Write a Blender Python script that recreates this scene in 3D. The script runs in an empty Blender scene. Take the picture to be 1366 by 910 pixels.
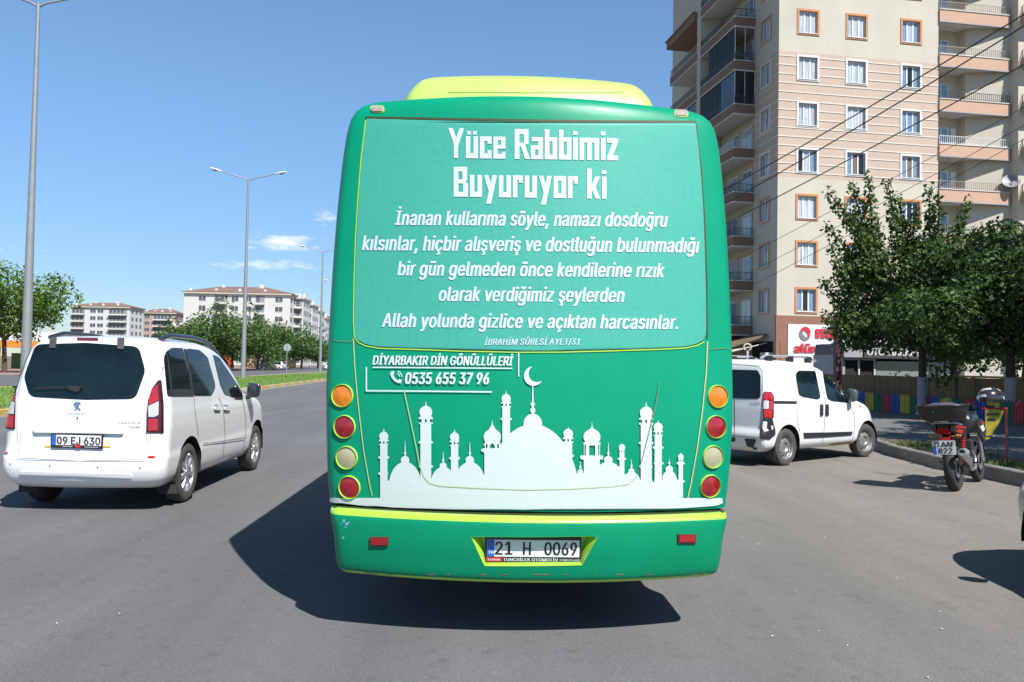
import bpy, bmesh, math, random
from math import sin, cos, pi, sqrt, radians, atan2
from mathutils import Vector, Matrix
from mathutils.bvhtree import BVHTree

S = bpy.context.scene
COL = S.collection
# ---------------------------------------------------------------- camera
F = 1100.0                       # focal length in pixels of a 1366 px wide frame
CAM_H = 1.55
PITCH, ROLL = math.atan(32 / 1100), 0.018
cd = bpy.data.cameras.new('camera'); cam = bpy.data.objects.new('camera', cd); COL.objects.link(cam)
cd.sensor_width = 36; cd.lens = 36 * F / 1366; cd.clip_end = 6000; cd.clip_start = .05
CM = Matrix.Translation((0, 0, CAM_H)) @ Matrix.Rotation(radians(90) + PITCH, 4, 'X') @ Matrix.Rotation(ROLL, 4, 'Z')
cam.matrix_world = CM
S.camera = cam
# ---------------------------------------------------------------- light
SUN = Vector((.45, -.67, 1)).normalized()
w = bpy.data.worlds.new('World'); S.world = w; w.use_nodes = True
nt = w.node_tree; nt.nodes.clear()
def N(t, kind, **kw):
    n = t.nodes.new(kind)
    for k, v in kw.items():
        if k.startswith('i_'):
            key = k[2:]
            key = int(key) if key.isdigit() else key.replace('_', ' ')
            n.inputs[key].default_value = v
        else: setattr(n, k, v)
    return n
sky = N(nt, 'ShaderNodeTexSky', sky_type='NISHITA', sun_disc=False)
sky.sun_elevation = math.asin(SUN.z); sky.sun_rotation = atan2(SUN.x, SUN.y)
sky.air_density = 1.0; sky.dust_density = 0.0; sky.ozone_density = 4.0; sky.altitude = 0
tc = N(nt, 'ShaderNodeTexCoord'); sp = N(nt, 'ShaderNodeSeparateXYZ'); nt.links.new(tc.outputs['Generated'], sp.inputs[0])
def M(t, op, a, b=None, c=None, clamp=False):
    n = t.nodes.new('ShaderNodeMath'); n.operation = op; n.use_clamp = clamp
    for i, v in enumerate((a, b, c)):
        if v is None: continue
        if isinstance(v, (int, float)): n.inputs[i].default_value = v
        else: t.links.new(v, n.inputs[i])
    return n.outputs[0]
ax = M(nt, 'DIVIDE', sp.outputs['X'], sp.outputs['Y']); az = M(nt, 'DIVIDE', sp.outputs['Z'], sp.outputs['Y'])
mask = None
for (cx, cz, rx, rz, am) in ((-.281, .144, .040, .012, 1.1), (-.30, .117, .10, .007, .8), (-.233, .176, .02, .008, .8), (-.19, .115, .07, .008, .7),
                             (.30, .13, .2, .010, .7), (-.75, .13, .15, .012, .8), (.8, .16, .2, .014, .8)):
    gx = M(nt, 'DIVIDE', M(nt, 'SUBTRACT', ax, cx), rx); gz = M(nt, 'DIVIDE', M(nt, 'SUBTRACT', az, cz), rz)
    g = M(nt, 'MULTIPLY', M(nt, 'EXPONENT', M(nt, 'MULTIPLY', M(nt, 'ADD', M(nt, 'POWER', gx, 2), M(nt, 'POWER', gz, 2)), -.8)), am)
    mask = g if mask is None else M(nt, 'MAXIMUM', mask, g)
cmb = N(nt, 'ShaderNodeCombineXYZ'); nt.links.new(M(nt, 'MULTIPLY', ax, 38), cmb.inputs[0]); nt.links.new(M(nt, 'MULTIPLY', az, 105), cmb.inputs[1])
nz = N(nt, 'ShaderNodeTexNoise', i_Scale=1.0, i_Detail=9.0, i_Roughness=.62); nt.links.new(cmb.outputs[0], nz.inputs['Vector'])
cl = M(nt, 'MULTIPLY', M(nt, 'SUBTRACT', M(nt, 'ADD', mask, M(nt, 'MULTIPLY', nz.outputs[0], 2.1)), 1.52), 1.3, clamp=True)
cl = M(nt, 'MULTIPLY', cl, .72)
mx = N(nt, 'ShaderNodeMix', data_type='RGBA'); nt.links.new(cl, mx.inputs[0])
gm = N(nt, 'ShaderNodeHueSaturation', i_Saturation=1.08, i_Value=1.0); el = N(nt, 'ShaderNodeMapRange', interpolation_type='SMOOTHERSTEP', i_1=-.15, i_2=.42, i_3=.50, i_4=1.0); nt.links.new(sp.outputs['Z'], el.inputs[0])
nt.links.new(sky.outputs[0], gm.inputs['Color']); el2 = N(nt, 'ShaderNodeMapRange', interpolation_type='SMOOTHERSTEP', i_1=.35, i_2=1.0, i_3=1.0, i_4=.55); nt.links.new(sp.outputs['Z'], el2.inputs[0])
nt.links.new(M(nt, 'MULTIPLY', el.outputs[0], el2.outputs[0]), gm.inputs['Value'])
tn = N(nt, 'ShaderNodeMix', data_type='RGBA', blend_type='MULTIPLY', i_0=1.0); tr_ = N(nt, 'ShaderNodeMapRange', i_1=.0, i_2=.45); nt.links.new(sp.outputs['Z'], tr_.inputs[0])
tc_ = N(nt, 'ShaderNodeMix', data_type='RGBA'); nt.links.new(tr_.outputs[0], tc_.inputs[0]); tc_.inputs[6].default_value = (.80, .90, 1.06, 1); tc_.inputs[7].default_value = (1.12, 1.10, 1.0, 1)
nt.links.new(gm.outputs[0], tn.inputs[6]); nt.links.new(tc_.outputs[2], tn.inputs[7]); nt.links.new(tn.outputs[2], mx.inputs[6]); mx.inputs[7].default_value = (7.2, 7.1, 7.8, 1)
bg = N(nt, 'ShaderNodeBackground', i_Strength=.111); out = N(nt, 'ShaderNodeOutputWorld')
nt.links.new(mx.outputs[2], bg.inputs[0]); nt.links.new(bg.outputs[0], out.inputs[0])
sd = bpy.data.lights.new('sun', 'SUN'); sd.energy = 5.0; sd.angle = radians(.5); sd.color = (1, .967, .92)
sun = bpy.data.objects.new('sun', sd); COL.objects.link(sun)
sun.rotation_euler = SUN.to_track_quat('Z', 'Y').to_euler(); sun.location = (20, -30, 40)
S.view_settings.view_transform = 'Standard'; S.view_settings.look = 'None'; S.view_settings.gamma = 1
S.view_settings.exposure = 0.60
S.cycles.max_bounces = 6; S.cycles.transparent_max_bounces = 8

# ---------------------------------------------------------------- measuring
def ray(px, py):
    "camera ray through a point measured in the 1366x910 photograph"
    d = CM.to_3x3() @ Vector(((px - 683) / F, -(py - 455) / F, -1))
    return Vector((0, 0, CAM_H)), d
def ground(px, py, h=0.0):
    o, d = ray(px, py); t = (h - o.z) / d.z
    return o + d * t
def at(px, py, Y):
    o, d = ray(px, py); return o + d * (Y / d.y)

# ---------------------------------------------------------------- materials
MATS = {}
ALB = .85        # base colours below are noted for exposure 0.35; the scene is exposed 0.6
def mat(name, col, rough=.6, metal=0., coat=0., spec=.5, var=0., vscale=3., bump=0., bscale=60., emit=None, col2=None, trans=0.):
    if name in MATS: return MATS[name]
    m = bpy.data.materials.new(name); m.use_nodes = True; t = m.node_tree
    p = t.nodes['Principled BSDF']
    col = tuple(v*ALB for v in col); c = col + (1,)
    if col2: col2 = tuple(v*ALB for v in col2)
    p.inputs['Base Color'].default_value = c; p.inputs['Roughness'].default_value = rough
    p.inputs['Metallic'].default_value = metal; p.inputs['Coat Weight'].default_value = coat
    p.inputs['Coat Roughness'].default_value = .05
    p.inputs['Specular IOR Level'].default_value = spec
    tcn = N(t, 'ShaderNodeTexCoord')
    if var or col2:
        n = N(t, 'ShaderNodeTexNoise', i_Scale=vscale, i_Detail=6.0, i_Roughness=.6); t.links.new(tcn.outputs['Object'], n.inputs['Vector'])
        r = N(t, 'ShaderNodeMapRange', i_1=.3, i_2=.7); t.links.new(n.outputs[0], r.inputs[0])
        x = N(t, 'ShaderNodeMix', data_type='RGBA'); t.links.new(r.outputs[0], x.inputs[0])
        x.inputs[6].default_value = c
        c2 = col2 if col2 else tuple(v * (1 - var) for v in c[:3])
        x.inputs[7].default_value = tuple(c2) + (1,); t.links.new(x.outputs[2], p.inputs['Base Color'])
    if bump:
        n2 = N(t, 'ShaderNodeTexNoise', i_Scale=bscale, i_Detail=4.0); t.links.new(tcn.outputs['Object'], n2.inputs['Vector'])
        b = N(t, 'ShaderNodeBump', i_Strength=bump, i_Distance=.02); t.links.new(n2.outputs[0], b.inputs['Height']); t.links.new(b.outputs[0], p.inputs['Normal'])
    MATS[name] = m
    return m

def streaks(m, scale, amount, c_lo=.3, c_hi=.7, size=1.0):
    "vertical (or otherwise stretched) staining, and painted fold shade, multiplied over a material's colour"
    t = m.node_tree; p = t.nodes['Principled BSDF']; tcn = N(t, 'ShaderNodeTexCoord'); mp = N(t, 'ShaderNodeMapping'); mp.inputs['Scale'].default_value = scale
    t.links.new(tcn.outputs['Object'], mp.inputs[0]); n = N(t, 'ShaderNodeTexNoise', i_Scale=size, i_Detail=5.0, i_Roughness=.65); t.links.new(mp.outputs[0], n.inputs['Vector'])
    r = N(t, 'ShaderNodeMapRange', i_1=c_lo, i_2=c_hi, i_3=1.0, i_4=1-amount); t.links.new(n.outputs[0], r.inputs[0])
    v = N(t, 'ShaderNodeVectorMath', operation='SCALE'); src = p.inputs['Base Color']
    if src.is_linked: t.links.new(src.links[0].from_socket, v.inputs[0])
    else: v.inputs[0].default_value = src.default_value[:3]
    t.links.new(r.outputs[0], v.inputs['Scale']); t.links.new(v.outputs[0], src)
    return m
# ---------------------------------------------------------------- mesh builder
class MB:
    def __init__(s): s.v = []; s.f = []; s.m = []; s.mir = False
    def add(s, vs, fs, mi=0):
        o = len(s.v); s.v += [tuple(p) for p in vs]
        for f in fs: s.f.append(tuple(i + o for i in f)); s.m.append(mi)
    def box(s, x0, x1, y0, y1, z0, z1, mi=0, T=None):
        vs = [Vector(p) for p in ((x0,y0,z0),(x1,y0,z0),(x1,y1,z0),(x0,y1,z0),(x0,y0,z1),(x1,y0,z1),(x1,y1,z1),(x0,y1,z1))]
        if T: vs = [T @ p for p in vs]
        s.add(vs, [(0,3,2,1),(4,5,6,7),(0,1,5,4),(1,2,6,5),(2,3,7,6),(3,0,4,7)], mi); return s
    def tube(s, pts, r, n=8, mi=0, cap=True):
        pts = [Vector(p) for p in pts]; rs = r if isinstance(r, (list, tuple)) else [r] * len(pts)
        rings = []; up = None
        for i, p in enumerate(pts):
            d = (pts[min(i + 1, len(pts) - 1)] - pts[max(i - 1, 0)]).normalized()
            if up is None: up = d.orthogonal().normalized()
            up = (up - d * up.dot(d)).normalized(); q = d.cross(up)
            rings.append([p + (up * cos(2 * pi * k / n) + q * sin(2 * pi * k / n)) * rs[i] for k in range(n)])
        vs = [p for R in rings for p in R]; fs = []
        for i in range(len(pts) - 1):
            for k in range(n):
                a = i * n + k; b = i * n + (k + 1) % n; fs.append((a, b, b + n, a + n))
        if cap: fs.append(tuple(range(n - 1, -1, -1))); fs.append(tuple(range((len(pts) - 1) * n, len(pts) * n)))
        s.add(vs, fs, mi); return s
    def lathe(s, prof, n=24, axis='X', T=None, mi=0):
        "prof = (along, radius) list"
        vs = []; fs = []
        for a, r in prof:
            for k in range(n):
                c, q = r * cos(2 * pi * k / n), r * sin(2 * pi * k / n)
                vs.append(Vector((a, c, q)) if axis == 'X' else Vector((c, q, a)) if axis == 'Z' else Vector((q, a, c)))
        if T: vs = [T @ p for p in vs]
        for i in range(len(prof) - 1):
            for k in range(n):
                a = i * n + k; b = i * n + (k + 1) % n; fs.append((a, b, b + n, a + n))
        s.add(vs, fs, mi); return s
    def prism(s, poly, f, d, mi=0):
        "poly 2d, f(a,b)->3d point, d = thickness vector"
        d = Vector(d); n = len(poly); A = [Vector(f(a, b)) for a, b in poly]; B = [p + d for p in A]
        s.add(A + B, [tuple(range(n - 1, -1, -1)), tuple(range(n, 2 * n))] + [(i, (i + 1) % n, (i + 1) % n + n, i + n) for i in range(n)], mi); return s
    def build(s, name, mats, parent=None, smooth=False, recalc=True, **props):
        me = bpy.data.meshes.new(name); me.from_pydata(s.v, [], s.f)
        if not isinstance(mats, (list, tuple)): mats = [mats]
        for m in mats: me.materials.append(m)
        if len(mats) > 1: me.polygons.foreach_set('material_index', s.m)
        if recalc:
            b = bmesh.new(); b.from_mesh(me); bmesh.ops.recalc_face_normals(b, faces=b.faces); b.to_mesh(me); b.free()
        if smooth:
            me.polygons.foreach_set('use_smooth', [True] * len(me.polygons))
            if smooth is not True: me.set_sharp_from_angle(angle=radians(smooth))
        me.update()
        return link(name, me, parent, **props)
def link(name, me, parent=None, **props):
    o = bpy.data.objects.new(name, me); COL.objects.link(o)
    if parent: o.parent = parent
    for k, v in props.items():
        if v: o[k] = v
    return o
def thing(name, label, cat, loc=(0, 0, 0), rz=0, group=None):
    o = bpy.data.objects.new(name, None); COL.objects.link(o); o.empty_display_size = .3
    o.location = loc; o.rotation_euler = (0, 0, rz); o['label'] = label; o['category'] = cat
    if group: o['group'] = group
    return o
def Tm(o): return Matrix.Translation(o.location) @ o.rotation_euler.to_matrix().to_4x4()
def copy_tree(o, loc=None, rz=None, label=None, parent=None, scale=None):
    c = o.copy(); COL.objects.link(c)
    if parent: c.parent = parent
    if loc is not None: c.location = loc
    if rz is not None: c.rotation_euler = (0, 0, rz)
    if scale is not None: c.scale = (scale,) * 3 if isinstance(scale, (int, float)) else scale
    if label: c['label'] = label
    for ch in o.children: copy_tree(ch, parent=c)
    return c
def children_ready(): bpy.context.view_layer.update()

# ---------------------------------------------------------------- bodies lofted from plan rings
def pchip(xs, ys, x):
    n = len(xs)
    if x <= xs[0]: return ys[0]
    if x >= xs[-1]: return ys[-1]
    h = [xs[i+1]-xs[i] for i in range(n-1)]; d = [(ys[i+1]-ys[i])/h[i] for i in range(n-1)]
    m = [d[0]] + [0 if d[i-1]*d[i] <= 0 else 2*d[i-1]*d[i]/(d[i-1]+d[i]) for i in range(1, n-1)] + [d[-1]]
    for i in range(n-1):
        if x <= xs[i+1]:
            t = (x-xs[i])/h[i]; t2 = t*t; t3 = t2*t
            return (2*t3-3*t2+1)*ys[i]+(t3-2*t2+t)*h[i]*m[i]+(-2*t3+3*t2)*ys[i+1]+(t3-t2)*h[i]*m[i+1]
def plan(u, bow, cr, uc):
    u = abs(u); y = bow * u * u
    if u > uc: y += cr * (1 - sqrt(max(0, 1 - ((u - uc) / (1 - uc)) ** 2)))
    return y
def loft(levels, rear, front, dz=.035, dy=.06, nu=28, crown=.02, zmin_dense=None):
    """levels: (z, halfwidth, y_rear, y_front); rear/front: (bow, corner depth, corner start)"""
    Z = [l[0] for l in levels]; zs = []
    k = 0
    for a, b in zip(Z[:-1], Z[1:]):
        n = max(1, int(round((b - a) / dz))); zs += [a + (b - a) * i / n for i in range(n)]
    zs.append(Z[-1])
    def us(uc):
        A = [-1 + 2 * i / nu for i in range(nu + 1)]
        inner = [uc * a for a in A]; cor = [uc + (1 - uc) * sin(pi / 2 * i / 6) for i in range(1, 7)]
        return [-c for c in reversed(cor)] + inner + cor
    ur, uf = us(rear[2]), us(front[2])
    w0 = [pchip(Z, [l[1] for l in levels], z) for z in zs]; r0 = [pchip(Z, [l[2] for l in levels], z) for z in zs]; f0 = [pchip(Z, [l[3] for l in levels], z) for z in zs]
    ymin = min(r0) + rear[0] + rear[1]; ymax = max(f0) - front[0] - front[1]
    ns = int((ymax - ymin) / dy)
    verts = []; rings = []
    for z, w, yr, yf in zip(zs, w0, r0, f0):
        ring = [(u * w, yr + plan(u, *rear), z) for u in ur]
        ya, yb = yr + rear[0] + rear[1], yf - front[0] - front[1]
        ring += [(w, ya + (yb - ya) * i / ns, z) for i in range(1, ns)]
        ring += [(u * w, yf - plan(u, *front), z) for u in reversed(uf)]
        ring += [(-w, yb + (ya - yb) * i / ns, z) for i in range(1, ns)]
        rings.append(ring)
    m = MB(); n = len(rings[0]); vs = [p for r in rings for p in r]; fs = []
    for i in range(len(rings) - 1):
        for k in range(n):
            a = i * n + k; b = i * n + (k + 1) % n; fs.append((a, b, b + n, a + n))
    # crown cap
    top = rings[-1]; cy = (min(p[1] for p in top) + max(p[1] for p in top)) / 2
    last = (len(rings) - 1) * n
    for j, sc in enumerate((.8, .5, .2)):
        base = len(vs); vs += [(p[0] * sc, cy + (p[1] - cy) * (sc ** .5 if False else sc), p[2] + crown * (1 - sc * sc)) for p in top]
        for k in range(n):
            a, b = last + k, last + (k + 1) % n; c, d = base + (k + 1) % n, base + k; fs.append((a, b, c, d))
        last = base
    fs.append(tuple(last + k for k in range(n)))
    m.add(vs, fs); return m

def cut(m, inside, snap, region):
    "delete faces whose centre is inside, snap the open border; inside(p), snap(p)->p, region(p) limits the work"
    keep = []; used = set(); cutv = set()
    for f, mi in zip(m.f, m.m):
        c = [sum(m.v[i][k] for i in f) / len(f) for k in range(3)]
        if region(c) and inside(c): cutv.update(f)
        else: keep.append((f, mi)); used.update(f)
    for i in cutv & used: m.v[i] = tuple(snap(m.v[i]))
    m.f = [k[0] for k in keep]; m.m = [k[1] for k in keep]
def cut_circle(m, yc, zc, R, xmin=.4, side=0):
    def sn(p):
        d = Vector((p[1] - yc, p[2] - zc)); d = d.normalized() * R
        return (p[0], yc + d.x, zc + d.y)
    cut(m, lambda c: (c[1]-yc)**2 + (c[2]-zc)**2 < R*R, sn, lambda c: abs(c[0]) > xmin)
def near_on_poly(poly, p):
    best = None
    for (a, b) in zip(poly, poly[1:] + poly[:1]):
        A = Vector(a); B = Vector(b); P = Vector(p); t = max(0, min(1, (P-A).dot(B-A)/(B-A).length_squared)); q = A + (B-A)*t
        d = (q-P).length
        if best is None or d < best[0]: best = (d, q)
    return best[1]
def in_poly(poly, x, y):
    r = False
    for (x0, y0), (x1, y1) in zip(poly, poly[1:] + poly[:1]):
        if (y0 > y) != (y1 > y) and x < (x1-x0)*(y-y0)/(y1-y0)+x0: r = not r
    return r

class Surf:
    "ray casting onto a body (local coordinates), to lay parts on it"
    def __init__(s, mb, thing):
        s.b = BVHTree.FromPolygons(mb.v, mb.f); s.T = Tm(thing); s.Ti = s.T.inverted(); s.last = (Vector(), Vector((0, -1, 0)))
    def hit(s, o, d):
        r = s.b.ray_cast(o, d, 60)
        if r[0] is None: return None
        n = r[1]
        if n.dot(d) > 0: n = -n
        return r[0], n
    def cam(s, px, py):
        o, d = ray(px, py); o = s.Ti @ o; d = s.Ti.to_3x3() @ d
        r = s.hit(o, d.normalized())
        if r is None: return s.last
        s.last = r; return r
    def rear(s, x, z):
        r = s.hit(Vector((x, -20, z)), Vector((0, 1, 0))) or s.last; s.last = r; return r
    def side(s, y, z, sg=1):
        r = s.hit(Vector((20 * sg, y, z)), Vector((-sg, 0, 0))) or s.last; s.last = r; return r
    def front(s, x, z):
        r = s.hit(Vector((x, 20, z)), Vector((0, -1, 0))) or s.last; s.last = r; return r

def rounded(poly, r, n=5):
    "fillet the corners of a polygon; r one number or a list"
    out = []; N_ = len(poly)
    for i, p in enumerate(poly):
        P = Vector(p); A = Vector(poly[i-1]); B = Vector(poly[(i+1) % N_]); rr = r[i] if isinstance(r, (list, tuple)) else r
        da, db = (A-P), (B-P); ra = min(rr, da.length*.48); rb = min(rr, db.length*.48)
        p0 = P + da.normalized()*ra; p1 = P + db.normalized()*rb
        if rr <= 0: out.append(tuple(P)); continue
        for k in range(n+1):
            t = k/n; q = p0*(1-t)**2 + P*2*t*(1-t) + p1*t*t; out.append(tuple(q))
    return out
def spans_at(poly, y):
    xs = []
    for (x0, y0), (x1, y1) in zip(poly, poly[1:] + poly[:1]):
        if (y0 > y) != (y1 > y): xs.append((x1-x0)*(y-y0)/(y1-y0)+x0)
    xs.sort(); return [(xs[i], xs[i+1]) for i in range(0, len(xs)-1, 2)]
def patch(mb, poly, cast, off=.004, step=None, depth=0., nx=None, mirror=False, mi=0):
    "skin of a polygon (one span per row) laid on a surface, with a rim going back by depth"
    ys = [p[1] for p in poly]; y0, y1 = min(ys), max(ys)
    step = step or (y1-y0)/14
    n = max(2, int(math.ceil((y1-y0)/step)))
    # rows denser at the ends, and at polygon vertices
    rows = sorted(set([y0 + (y1-y0)*(i/n) for i in range(n+1)] + [p for p in ys]))
    eps = (y1-y0)*1e-4; rr = []
    for y in rows:
        yy = min(max(y, y0+eps), y1-eps); sp_ = spans_at(poly, yy)
        if sp_ and (not rr or y - rr[-1][0] > (y1-y0)*.004): rr.append((y, sp_[0][0], sp_[-1][1]))
    wmax = max(r[2]-r[1] for r in rr); nx = nx or max(2, int(math.ceil(wmax/step)))
    G = []
    for y, a, b in rr:
        row = []
        for k in range(nx+1):
            x = a + (b-a)*k/nx; p, nrm = cast(x, y); row.append((p + nrm*off, nrm))
        G.append(row)
    vs = [q[0] for r in G for q in r]; W = nx+1; fs = []
    for i in range(len(G)-1):
        for k in range(nx): a = i*W+k; fs.append((a, a+1, a+1+W, a+W))
    if depth:
        R = len(G); border = [k for k in range(W)] + [i*W+nx for i in range(1, R)] + [(R-1)*W+k for k in range(nx-1, -1, -1)] + [i*W for i in range(R-2, 0, -1)]
        flat = [q for r in G for q in r]; base = len(vs); vs += [flat[i][0] - flat[i][1]*depth for i in border]
        for j in range(len(border)):
            j2 = (j+1) % len(border); fs.append((border[j], border[j2], base+j2, base+j))
    mb.add(vs, fs, mi)
    if mirror: mb.mir = True
    return mb
def ribbon(mb, pts, w, cast, off=.005, seg=None, closed=False, depth=.0, mirror=False, mi=0, taper=False):
    P = [Vector(p) for p in pts]
    if closed: P = P + [P[0]]
    Q = [P[0]]
    for a, b in zip(P[:-1], P[1:]):
        n = max(1, int((b-a).length/(seg or 1e9))); Q += [a + (b-a)*(i+1)/n for i in range(n)]
    vs = []
    for i, p in enumerate(Q):
        if closed and i in (0, len(Q)-1): d = ((Q[1]-Q[0]).normalized() + (Q[-1]-Q[-2]).normalized())
        else: d = (Q[min(i+1, len(Q)-1)]-Q[max(i-1, 0)])
        d = d.normalized() if d.length else Vector((1, 0)); nn = Vector((-d.y, d.x))
        ww = w*(min(1, .25+2.5*min(i, len(Q)-1-i)/len(Q))) if taper else w
        for sgn in (-.5, .5):
            q = p + nn*ww*sgn; r, n_ = cast(q.x, q.y); vs.append(r + n_*off)
    fs = [(2*i, 2*i+1, 2*i+3, 2*i+2) for i in range(len(Q)-1)]
    if depth:
        pass
    mb.add(vs, fs, mi)
    if mirror: mb.mir = True
    return mb

# ---------------------------------------------------------------- lettering: outlines scanned into rows
def merge(sp_, grow=0):
    sp_ = sorted((a-grow, b+grow) for a, b in sp_); o = []
    for a, b in sp_:
        if o and a <= o[-1][1]+1e-6: o[-1] = (o[-1][0], max(o[-1][1], b))
        else: o.append((a, b))
    return o
import os
FONT = None
try:
    _fp = os.path.join(bpy.utils.system_resource('DATAFILES'), 'fonts', 'Inter.woff2')
    if os.path.exists(_fp): FONT = bpy.data.fonts.load(_fp)
except Exception: FONT = None
def text_curve(s, offset=0., spacing=1.):
    c = bpy.data.curves.new('lettering', 'FONT'); c.body = s; c.size = 1; c.offset = offset; c.space_character = spacing; c.resolution_u = 6
    if FONT: c.font = FONT
    c.fill_mode = 'NONE'
    o = bpy.data.objects.new('lettering', c); me = bpy.data.meshes.new_from_object(o)
    V = [(v.co.x, v.co.y) for v in me.vertices]; E = [(V[e.vertices[0]], V[e.vertices[1]]) for e in me.edges]
    # put every contour's edges head to tail
    nb = {}
    for e in me.edges:
        for k in (0, 1): nb.setdefault(e.vertices[k], []).append(e.vertices[1-k])
    seen = set(); E = []
    for v0 in sorted(nb):
        if v0 in seen: continue
        loop = [v0]; seen.add(v0); nx_ = v0+1 if v0+1 in nb[v0] else nb[v0][0]
        while nx_ is not None and nx_ not in seen:
            loop.append(nx_); seen.add(nx_); c2 = [q for q in nb[nx_] if q not in seen]; nx_ = c2[0] if c2 else None
        E += [(V[loop[i]], V[loop[(i+1) % len(loop)]]) for i in range(len(loop))]
    bpy.data.meshes.remove(me); bpy.data.objects.remove(o); bpy.data.curves.remove(c)
    return E
def winding(xs):
    xs.sort(); o = []; w_ = 0
    for x, d in xs:
        if w_ == 0: st = x
        w_ += d
        if w_ == 0: o.append((st, x))
    return o
CAPH = None
def lettering(mb, s, x0, x1, top, base, cast, off=.006, slope=0., shear=0., bold=0., vbold=0., dy=None, dirn=-1, mi=0, spacing=1., maxw=1e9):
    """s fitted between a=x0..x1, capital height from base to top (b axis; dirn -1: b grows downwards)"""
    global CAPH
    if CAPH is None: CAPH = max(max(a[1], b[1]) for a, b in text_curve('H'))
    E = text_curve(s, vbold, spacing)
    if not E: return
    xa = min(min(a[0], b[0]) for a, b in E); xb = max(max(a[0], b[0]) for a, b in E); ya = min(min(a[1], b[1]) for a, b in E); yb = max(max(a[1], b[1]) for a, b in E)
    H = abs(base-top); k = H/CAPH; dy = dy or H/16.
    n = int(math.ceil((yb-ya)*k/dy)); sx = (x1-x0-abs(shear)*H)/(xb-xa)
    for i in range(n):
        h0 = ya + (yb-ya)*i/n; h1 = ya + (yb-ya)*(i+1)/n; h = (h0+h1)/2; xs = []
        for (ax_, ay_), (bx_, by_) in E:
            if (ay_ > h) != (by_ > h): xs.append(((bx_-ax_)*(h-ay_)/(by_-ay_)+ax_, 1 if by_ > ay_ else -1))
        sp_ = merge(winding(xs), bold)
        for a, b in sp_:
            A = x0 + (a-xa)*sx + shear*h*k; B = x0 + (b-xa)*sx + shear*h*k
            nseg = max(1, int((B-A)/maxw))
            for q in range(nseg):
                a0 = A+(B-A)*q/nseg; a1 = A+(B-A)*(q+1)/nseg
                pts = []
                for (aa, hh) in ((a0, h0), (a1, h0), (a1, h1), (a0, h1)):
                    bb = base - dirn*-1*hh*k if False else (base + (hh*k)*(1 if dirn > 0 else -1)); bb += slope*(aa-x0)
                    p, nn = cast(aa, bb); pts.append(p + nn*off)
                mb.add(pts, [(0, 1, 2, 3)], mi)
def shapes_rows(mb, shapes, minus, y0, y1, dy, cast, off=.005, maxw=20, slope=0, xs0=0, mi=0):
    "union of span functions minus others, scanned into rows"
    y = y0
    while y < y1-1e-9:
        yc = y+dy/2; sp_ = merge([r for f in shapes for r in f(yc)])
        mn = merge([r for f in minus for r in f(yc)])
        for c, d in mn:
            o = []
            for a, b in sp_:
                if d <= a or c >= b: o.append((a, b)); continue
                if c > a: o.append((a, c))
                if d < b: o.append((d, b))
            sp_ = o
        for a, b in sp_:
            if b-a < .02: continue
            n = max(1, int(math.ceil((b-a)/maxw)))
            for q in range(n):
                a0 = a+(b-a)*q/n; a1 = a+(b-a)*(q+1)/n; pts = []
                for (aa, bb) in ((a0, y), (a1, y), (a1, y+dy), (a0, y+dy)):
                    p, nn = cast(aa, bb + slope*(aa-xs0)); pts.append(p+nn*off)
                mb.add(pts, [(0, 1, 2, 3)], mi)
        y += dy
def sh_poly(poly): return lambda y: spans_at(poly, y)
def sh_ell(cx, cy, rx, ry, ytop=-1e9, ybot=1e9):
    def f(y):
        if y < ytop or y > ybot: return []
        t = 1-((y-cy)/ry)**2
        return [(cx-rx*sqrt(t), cx+rx*sqrt(t))] if t > 0 else []
    return f
def sh_rect(x0, x1, y0, y1): return lambda y: [(x0, x1)] if y0 <= y <= y1 else []

# ---------------------------------------------------------------- shared materials
WHITE_PAINT = mat('white_car_paint', (.86, .87, .88), .25, coat=.6, var=.04, vscale=1.5)
OLD_WHITE = mat('worn_white_car_paint', (.84, .845, .85), .35, coat=.3, var=.10, vscale=2.2)
GLASS = mat('dark_car_glass', (.004, .008, .012), .03, spec=.4, col2=(.008, .022, .024), vscale=2.6)  # teal patches paint a faint reflection into the glass colour
BLACK_PL = mat('black_plastic', (.025, .026, .028), .45)
RUBBER = mat('tyre_rubber', (.035, .034, .033), .8, var=.3, vscale=8)
DUSTY_RUBBER = mat('dusty_tyre_rubber', (.085, .08, .075), .85, var=.3, vscale=8)
ALLOY = mat('alloy_wheel', (.62, .63, .65), .3, metal=.8)
STEEL = mat('steel_wheel', (.35, .34, .33), .45, metal=.5, var=.3, vscale=15)
CHROME = mat('chrome', (.8, .8, .8), .12, metal=1)
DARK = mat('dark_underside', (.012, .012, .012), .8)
SEAM = mat('panel_gap', (.05, .05, .052), .7)
LT_SEAM = mat('light_panel_gap', (.28, .29, .30), .6)
RED_LENS = mat('red_lens', (.45, .01, .012), .15, coat=.8)
DKRED_LENS = mat('dark_red_lens', (.16, .006, .015), .15, coat=.8)
CLEAR_LENS = mat('clear_lens', (.55, .55, .53), .15, coat=.8)
PLATE_W = mat('plate_white', (.75, .76, .78), .4)
PLATE_B = mat('plate_blue', (.02, .12, .55), .4)
INK = mat('black_ink', (.015, .015, .017), .4)
WHITE = mat('matt_white', (.8, .8, .8), .6)
RED = mat('red_paint', (.55, .02, .02), .4)
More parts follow.
